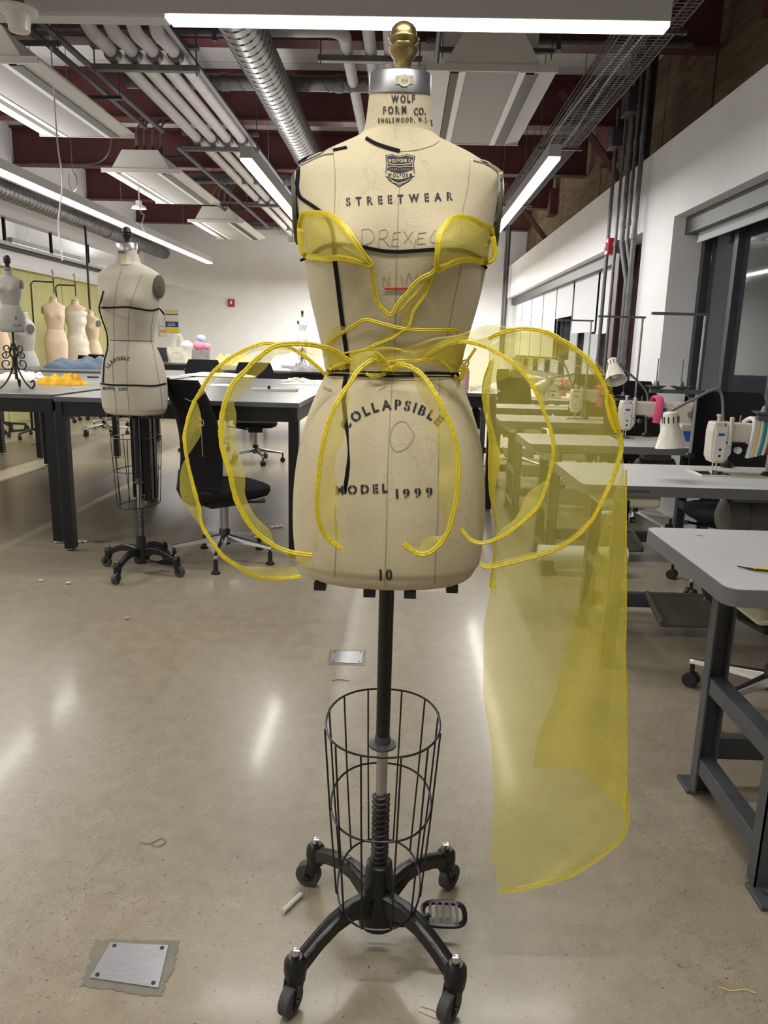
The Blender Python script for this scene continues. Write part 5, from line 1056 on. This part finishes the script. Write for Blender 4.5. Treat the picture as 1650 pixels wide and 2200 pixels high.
for (P, l, m) in (([(300, 1808), (318, 1812), (335, 1806), (350, 1800), (356, 1809), (340, 1818), (322, 1812)], 'curly grey thread on the floor left of the stand', 'machd'), ([(713, 1462), (728, 1460), (750, 1462)], 'dark thread snip near the small floor plate', 'dkcloth'), ([(1545, 2120), (1570, 2128), (1600, 2126), (1625, 2134)], 'pale thread on the floor at lower right', 'straw'), ([(905, 2160), (935, 2170), (950, 2190), (935, 2185), (900, 2170)], 'tangle of pale thread by the front right caster', 'straw')):
    C = [atz(q.x, q.y, .002) for q in sm(P, 30)]; ob('thread', G().tube(C, .0012, 4), m, loc=C[0], label=l, cat='thread')
# floor plates
for P, B_, l in (([(238, 2027), (362, 2033), (340, 2125), (193, 2103)], [(205, 2018), (385, 2022), (375, 2075), (345, 2143), (180, 2120), (185, 2085)], 'large square steel floor box cover at lower left'), ([(713, 1400), (781, 1401), (777, 1426), (710, 1424)], [(708, 1396), (787, 1398), (784, 1430), (704, 1428)], 'small steel cover plate in the floor behind the stand')):
    c = sum((atz(x, y, 0) for x, y in P), Vector()) / 4; t = thing('floor_plate', l, 'floor plate', c)
    pb = [atz(x, y, 0).xy - c.xy for x, y in B_]; pi_ = [a_.lerp(b_, q / 14) * (1 + .10 * noise.noise(Vector((k_ * 3.1, q * .55, 2)))) for k_, (a_, b_) in enumerate(zip(pb, pb[1:] + pb[:1])) for q in range(14)]
    ob('grout_patch', G().prism([tuple(p_) for p_ in pi_], .0003, .0012), 'patch', t)
    ob('cover', G().prism([tuple(atz(x, y, 0).xy - c.xy) for x, y in P], .001, .004), 'steel', t, bevel=.001)
    for x, y in P:
        q = (atz(x, y, 0) - c) * .82; ob('screw', G().lathe([(.0045, .003), (.0045, .005)], (q.x, q.y, 0), 10), 'darkmetal', t)

# ------------------------------------------------------------------ sewing stations at right
def sewing_table(label, x0, y0, y1, h=.76, L_=1.22, group=None):
    t = thing('sewing_table', label, 'sewing table', (x0, (y0 + y1) / 2, 0)); D = (y1 - y0); d = D / 2
    def rr(z0, z1, ins=0): 
        r = .035; P = []
        for (cx, cy, a0) in ((r, -d + r, PI), (L_ - r, -d + r, 1.5 * PI), (L_ - r, d - r, 0), (r, d - r, .5 * PI)):
            for k in range(5): a = a0 + k * PI / 8; P.append((cx + (r - ins) * math.cos(a), cy + (r - ins) * math.sin(a)))
        return G().prism(P, z0, z1)
    tt = ob('tabletop', rr(h - .045, h - .0015), 'edge', t); ob('laminate', rr(h - .0015, h, .0015), 'top', tt)
    ob('stamp', G().b2(.13, .28, -d - .0008, -d, h - .028, h - .018), 'armplate', tt)
    FO, BO = -d - .07, d * .12
    for sx in (.15, L_ - .17):
        sd = ob('leg', G().b2(sx - .028, sx + .028, -.055, -.045, .012, h - .05).b2(sx - .028, sx - .022, -.055, -.015, .012, h - .05).b2(sx + .022, sx + .028, -.055, -.015, .012, h - .05).xf(Matrix.Translation((0, FO + .05, 0))), 'frame', t)
        ob('leg', G().b2(sx - .028, sx + .028, .045, .055, .012, h - .05).b2(sx - .028, sx - .022, .015, .055, .012, h - .05).b2(sx + .022, sx + .028, .015, .055, .012, h - .05).xf(Matrix.Translation((0, BO - .05, 0))), 'frame', t)
        for z in (.08, .34): ob('rail', G().b2(sx - .024, sx + .024, FO - .0, BO + .0, z, z + .05), 'frame', t, bevel=.003)
        for yy in (FO - .03, BO + .03): ob('foot', G().b2(sx - .04, sx + .04, yy - .045, yy + .045, 0, .012).lathe([(.006, .012), (.010, .02), (.004, .026)], (sx, yy, 0), 8), 'frame', t, bevel=.003)
    ob('cross_bar', G().b2(.17, L_ - .17, d * .3, d * .3 + .035, .08, .15), 'frame', t)
    ob('treadle', G().box((.62, -.02, .11), (.34, .26, .016), rx=.25).box((.46, -.02, .12), (.02, .26, .03), rx=.25).box((.78, -.02, .12), (.02, .26, .03), rx=.25), 'armplate', t, bevel=.005)
    ob('pitman_rod', G().cyl((.72, .05, .14), (.80, .05, .55), .005, 8), 'steel', t)
    ob('motor', G().lathe([(.05, -.12), (.085, -.10), (.09, -.02), (.075, .0), (.09, .02), (.09, .12), (.05, .14)], (.86, .05, h - .20), n=22, ax=(1, 0, 0)).b2(.78, .95, .0, .1, h - .12, h - .045), 'machd', t, smooth=True)
    ob('drawer', G().prism([(.09, -d + .02), (.34, -d + .02), (.34, .1), (.09, .1)], h - .10, h - .047), 'tray', t, bevel=.012)
    return t
def machine(label, x, y, z, rz, wrap=None, group=None):
    """lockstitch machine, needle at the origin, arm running to +x, operator at -y"""
    t = thing('sewing_machine', label, 'sewing machine', (x, y, z), rz)
    ob('bed', G().b2(-.10, .42, -.09, .09, -.004, .006), 'mach', t, bevel=.003); ob('slide_plate', G().b2(-.095, .04, -.085, .02, .006, .008), 'chrome', t)
    ob('pillar', G().prism([(.30, .006), (.44, .006), (.44, .24), (.28, .24), (.285, .15)], -.045, .055, 'y'), 'mach', t, bevel=.012)
    ob('arm', G().prism([(-.02, .155), (.30, .135), (.44, .14), (.45, .23), (.43, .245), (-.02, .24)], -.04, .05, 'y'), 'mach', t, bevel=.014)
    ob('head', G().prism([(-.05, .085), (-.035, .055), (.015, .055), (.045, .10), (.045, .245), (-.045, .245), (-.052, .20)], -.045, .045, 'y'), 'mach', t, bevel=.010)
    ob('face_plate', G().prism([(-.042, .085), (-.03, .068), (.008, .068), (.014, .12), (.014, .225), (-.04, .225)], -.050, -.044, 'y'), 'white2', t, bevel=.002)
    ob('badge', G().b2(-.034, .006, -.052, -.050, .165, .21), 'white2', t); ob('badge_print', G().b2(-.028, .0, -.0535, -.052, .183, .195), 'blue', t)
    for zz in (.09, .12): ob('port', G().cyl((-.012, -.051, zz), (-.012, -.0515, zz), .006, 10), 'black', t)
    ob('needle_bar', G().cyl((0, 0, .02), (0, 0, .06), .0035, 8).cyl((0, 0, .006), (0, 0, .03), .001, 6), 'chrome', t); ob('presser_foot', G().cyl((-.012, .012, .012), (-.012, .012, .06), .0035, 8).b2(-.022, .008, -.012, .014, .008, .013), 'chrome', t)
    ob('presser_screw', G().cyl((-.012, .0, .245), (-.012, .0, .275), .008, 10).cyl((-.012, 0, .268), (-.012, 0, .278), .012, 10), 'mach', t); ob('take_up_cover', G().b2(.018, .034, -.062, -.040, .14, .27), 'mach', t, bevel=.005); ob('take_up_slot', G().b2(.0, .004, -.0475, -.044, .13, .24), 'black', t)
    ob('tension_knob', G().cyl((.065, -.04, .12), (.065, -.075, .12), .012, 14).cyl((.065, -.06, .12), (.065, -.066, .12), .016, 14), 'chrome', t, smooth=True); ob('lever', G().b2(.01, .1, -.052, -.046, .150, .156), 'darkmetal', t); ob('thread_post', G().cyl((.085, .0, .24), (.085, .0, .275), .003, 6), 'steel', t)
    ob('hand_wheel', G().lathe([(.03, 0), (.048, .004), (.05, .02), (.06, .026), (.062, .05), (.05, .056), (.02, .058)], (.45, .0, .19), n=24, ax=(1, 0, 0)), 'mach', t, smooth=True); ob('wheel_band', G().cyl((.462, 0, .19), (.472, 0, .19), .051, 24), 'machd', t)
    ob('stitch_dial', G().cyl((.39, -.045, .17), (.39, -.06, .17), .022, 18), 'machd', t); ob('brand_print', G().b2(.185, .235, -.0415, -.0405, .185, .205), 'blue', t); ob('sticker', G().b2(.25, .33, -.0415, -.0405, .178, .208), 'yellow', t)
    if wrap == 'pink': ob('felt_wrap', G().tube(catmull([(.17, -.06, .11), (.18, -.062, .19), (.185, -.05, .255), (.18, 0, .275), (.18, .06, .25), (.18, .065, .13)], 16), .026, 10, sq=.35), 'pink', t, smooth=True)
    if wrap == 'stripe':
        for k, m in enumerate(('mwhite', 'straw', 'mwhite', 'green', 'mwhite', 'red', 'mwhite')):
            ob('striped_wrap', G().tube(catmull([(.115 + .016 * k, -.052, .085 + .004 * k), (.125 + .016 * k, -.056, .17), (.13 + .016 * k, -.05, .25), (.13 + .016 * k, 0, .262), (.13 + .016 * k, .06, .24)], 14), .0105, 8), m, t, smooth=True)
    return t
def brand(s_, mt, x, z, h, wd, m='blue'):
    V, Fc = text2d(s_, 0, 0, h, wd, 0, 0, False, .9); g = G(); g.v = [Vector((x + a, -.0425, z - b)) for a, b in V]; g.f = Fc; ob('lettering', g, m, mt)
def desk_lamp(label, base, bend, head, aim, glow=False):
    """flexible desk lamp: base point, bend point, shade joint, direction the shade opens"""
    t = thing('desk_lamp', label, 'lamp', base); b, k, h_ = Vector(base), Vector(bend), Vector(head); a = Vector(aim).normalized()
    ob('base_clamp', G().lathe([(.028, 0), (.028, .02), (.012, .03)]), 'darkmetal', t); ob('arm', G().tube(catmull([(0, 0, .02), (k - b) * .5, k - b, (k - b).lerp(h_ - b, .6) + Vector((0, 0, .01)), h_ - b], 24), .007, 8), 'machd', t, smooth=True)
    o0 = h_ - b
    prof = [(.018, 0), (.030, .006), (.032, .01), (.034, .06), (.036, .065), (.050, .10), (.066, .155), (.068, .157), (.064, .155), (.046, .10), (.028, .06)]
    sh_ = ob('shade', G().lathe(prof, o0, 28, a), 'shade', t, smooth=True)
    q = Vector((0, 0, 1)).rotation_difference(a).to_matrix()
    for i in range(10): th = i * 2 * PI / 10; c = o0 + q @ Vector((.0335 * math.cos(th), .0335 * math.sin(th), .036)); d2 = q @ Vector((0, 0, 1)); ob('vent_slot', G().tube([c - d2 * .014, c + d2 * .014], .0028, 5), 'black', sh_)
    ob('bulb', G().ball(tuple(o0 + a * .11), .026), 'mwhite', sh_, smooth=True)
    return t
def thread_stand(label, base, H=.62, Lb=.28, zb=.225, dishes=(-.09, -.22), arm=True):
    t = thing('thread_stand', label, 'thread stand', base)
    ob('post', G().cyl((0, 0, 0), (0, 0, H), .008, 10), 'steel', t); ob('foot', G().lathe([(.025, 0), (.025, .015), (.012, .025)]), 'darkmetal', t)
    if arm: ob('top_arm', G().b2(-Lb, .02, -.010, .010, H - .008, H + .006), 'galvd', t)
    ob('base_arm', G().b2(min(dishes) - .03, .02, -.014, .014, zb, zb + .02), 'galvd', t)
    for x in dishes:
        ob('cone_dish', G().lathe([(.02, .245), (.055, .262), (.057, .264), (.02, .258), (.012, .285), (.006, .29)], (x, 0, zb - .225), 20), 'galvd', t, smooth=True); ob('spindle', G().cyl((x, 0, zb + .045), (x, 0, zb + .18), .003, 6), 'galvd', t)
    return t
TX = .765
rows_y = [(1.71, 2.34), (3.10, 3.75), (4.46, 5.05), (5.90, 6.52), (7.25, 7.85), (8.6, 9.2)]
nm = ['nearest grey-topped sewing table at the right edge, with thread snips on it', 'second sewing table, striped-wrap machine on it', 'third sewing table, pink-wrap machine on it', 'fourth sewing table, seen through the yellow panel', 'fifth sewing table, seen through the yellow panel further back', 'furthest sewing table by the second window bay']
for (a, b), l in zip(rows_y, nm): sewing_table(l, TX if a > 2 else .785, a, b)
ms = []
m2_ = machine('cream sewing machine with striped fabric wrap on the second table', 1.475, 3.50, .76, 0, 'stripe'); brand('JUKI', m2_, .26, .195, .022, .07)
m3_ = machine('cream sewing machine with pink felt wrap on the third table', 1.455, 4.90, .76, 0, 'pink'); brand('JUKI', m3_, .225, .195, .022, .07)
machine('sewing machine with a pink wrap on the fourth table, seen through the yellow panel', 1.43, 6.25, .76, 0, 'pink'); machine('sewing machine on the fifth table, far right behind the panel', 1.42, 7.6, .76, 0, 'pink')
machine('furthest sewing machine, below the second window bay', 1.42, 8.95, .76, 0)
p2 = at(1441, 884, 3.30); desk_lamp('cream desk lamp hanging over the second table, shade pointing down', (1.62, 3.72, .76), (1.50, 3.62, 1.14), p2, (.10, -.05, -1))
p3 = at(1316, 772, 4.75); desk_lamp('cream desk lamp of the third table, shade tilted towards the camera', (1.62, 5.0, .76), (1.58, 4.95, 1.06), p3, (.05, -.75, -1))
p4 = at(1112, 765, 6.1); desk_lamp('cream desk lamp of the fourth table, opening seen through the panel', (1.55, 6.45, .76), (1.30, 6.3, 1.22), p4, (-.05, -.6, -1)); p5 = at(1187, 812, 6.0)
desk_lamp('pale desk lamp tilted left beside the fourth machine, seen through the panel', (1.5, 6.2, .76), (1.45, 6.15, 1.12), p5, (-.8, -.2, -.75))
thread_stand('thread stand with two cone dishes in front of the near window', (1.56, 4.05, .76), .75, .28, .34); thread_stand('thread stand whose top arm is just left of the grey pier', (at(1362, 880, 5.6).x, 5.6, .76), .80, .32, .2)
thread_stand('thread stand seen above the yellow loop', (at(1255, 880, 6.9).x, 6.9, .76), .82, .30, .2); thread_stand('thread stand cut off at the right edge, one dish in view', (at(1668, 860, 3.45).x, 3.45, .76), .55, .1, .26, (-.045,), arm=False)
c5 = dup(c0, (1.40, 2.60, 0), PI + .2, 'black task chair behind the nearest sewing table, chrome base on the floor'); dup(c0, (1.86, 4.10, 0), -PI / 2, 'black task chair with rounded back behind the striped-wrap machine')
dup(c0, (1.74, 5.48, 0), -PI / 2 + .2, 'black task chair behind the pink-wrap machine'); dup(c0, (1.72, 6.88, 0), -PI / 2 - .3, 'black task chair seen through the yellow panel'); dup(c0, (1.3, 8.22, 0), -PI / 2 + .5, 'black task chair far back seen above the panel')
# control box on the third table
t = thing('control_box', 'cream motor control box with blue label behind the hanging lamp', 'control box', (1.75, 4.62, .76)); ob('body', G().b2(-.06, .06, -.05, .05, 0, .13), 'mach', t, bevel=.006); ob('blue_label', G().b2(-.045, .03, -.053, -.05, .03, .09), 'blue', t)
# thread snips on the nearest table
p = atz(1632, 1226, .762); t = thing('thread_snips', 'small black and yellow thread snips on the nearest sewing table', 'scissors', p)
for s_ in (-1, 1): ob('blade', G().add([(-.045, .002 * s_ + .028, .001), (-.01, .010 * s_, .001), (-.012, .001 * s_, .001), (-.045, .002 * s_ + .028, .003), (-.01, .010 * s_, .003), (-.012, .001 * s_, .003)], [(0, 1, 2), (5, 4, 3), (0, 3, 4, 1), (1, 4, 5, 2), (2, 5, 3, 0)]), 'darkmetal', t); ob('handle', G().tube([(-.012, .005 * s_, .004), (.03, .012 * s_ - .012, .004), (.06, .006 * s_ - .03, .004)], .003, 6), 'yellow' if s_ > 0 else 'black', t)
C = [atz(x, y, .761) for x, y in ((1496, 1150), (1502, 1151), (1506, 1149), (1511, 1153))]; ob('thread', G().tube(C, .0007, 4), 'dkcloth', loc=C[0], label='tiny dark thread snip on the nearest sewing table', cat='thread')
p = atz(1150, 1237, .0); t = thing('fabric_roll', 'white roll lying low on a stand, seen through the yellow panel', 'roll', (1.05, 4.3, 0)); ob('roll', G().tube([(-.22, 0, .13), (.3, 0, .13)], .05, 16), 'mwhite', t, smooth=True); ob('stand', G().b2(-.2, -.16, -.04, .04, 0, .09).b2(.22, .26, -.04, .04, 0, .09), 'frame', t)
# repeats of a kind carry a common group phrase
GR = dict(task_chair='black task chairs around the room', dress_form='dress forms standing in the room', work_table='black work tables at the left', sewing_table='grey-topped sewing tables along the windows',
          sewing_machine='sewing machines on the tables at right', desk_lamp='cream desk lamps at the sewing tables', thread_stand='thread stands behind the sewing machines', steel_beam='red steel roof beams',
          ceiling_unit='suspended ceiling units', insulated_pipe='white insulated pipes under the ceiling', linear_light='linear lights', conduit='steel conduits on the right wall', pipe_hanger='strut hangers under the pipes',
          cross_duct='thin spiral ducts crossing the ceiling', half_scale_form='half-scale forms on tables', fabric_scrap='scraps lying on the floor', floor_plate='steel floor plates', plush_toy='plush toys on the far table',
          tote_bag='bags on the far left table', ceiling_rail='rails and conduits running under the ceiling', spiral_duct='large spiral ducts', wall_bracket='brackets on the concrete wall', roof_brace='slanting roof braces',
          cloth_piece='cloths spread on the left tables', thread='thread snips lying about')
for o in COL.objects:
    k_ = o.name.split('.')[0]
    if o.parent is None and k_ in GR and 'label' in o: o['group'] = GR[k_]
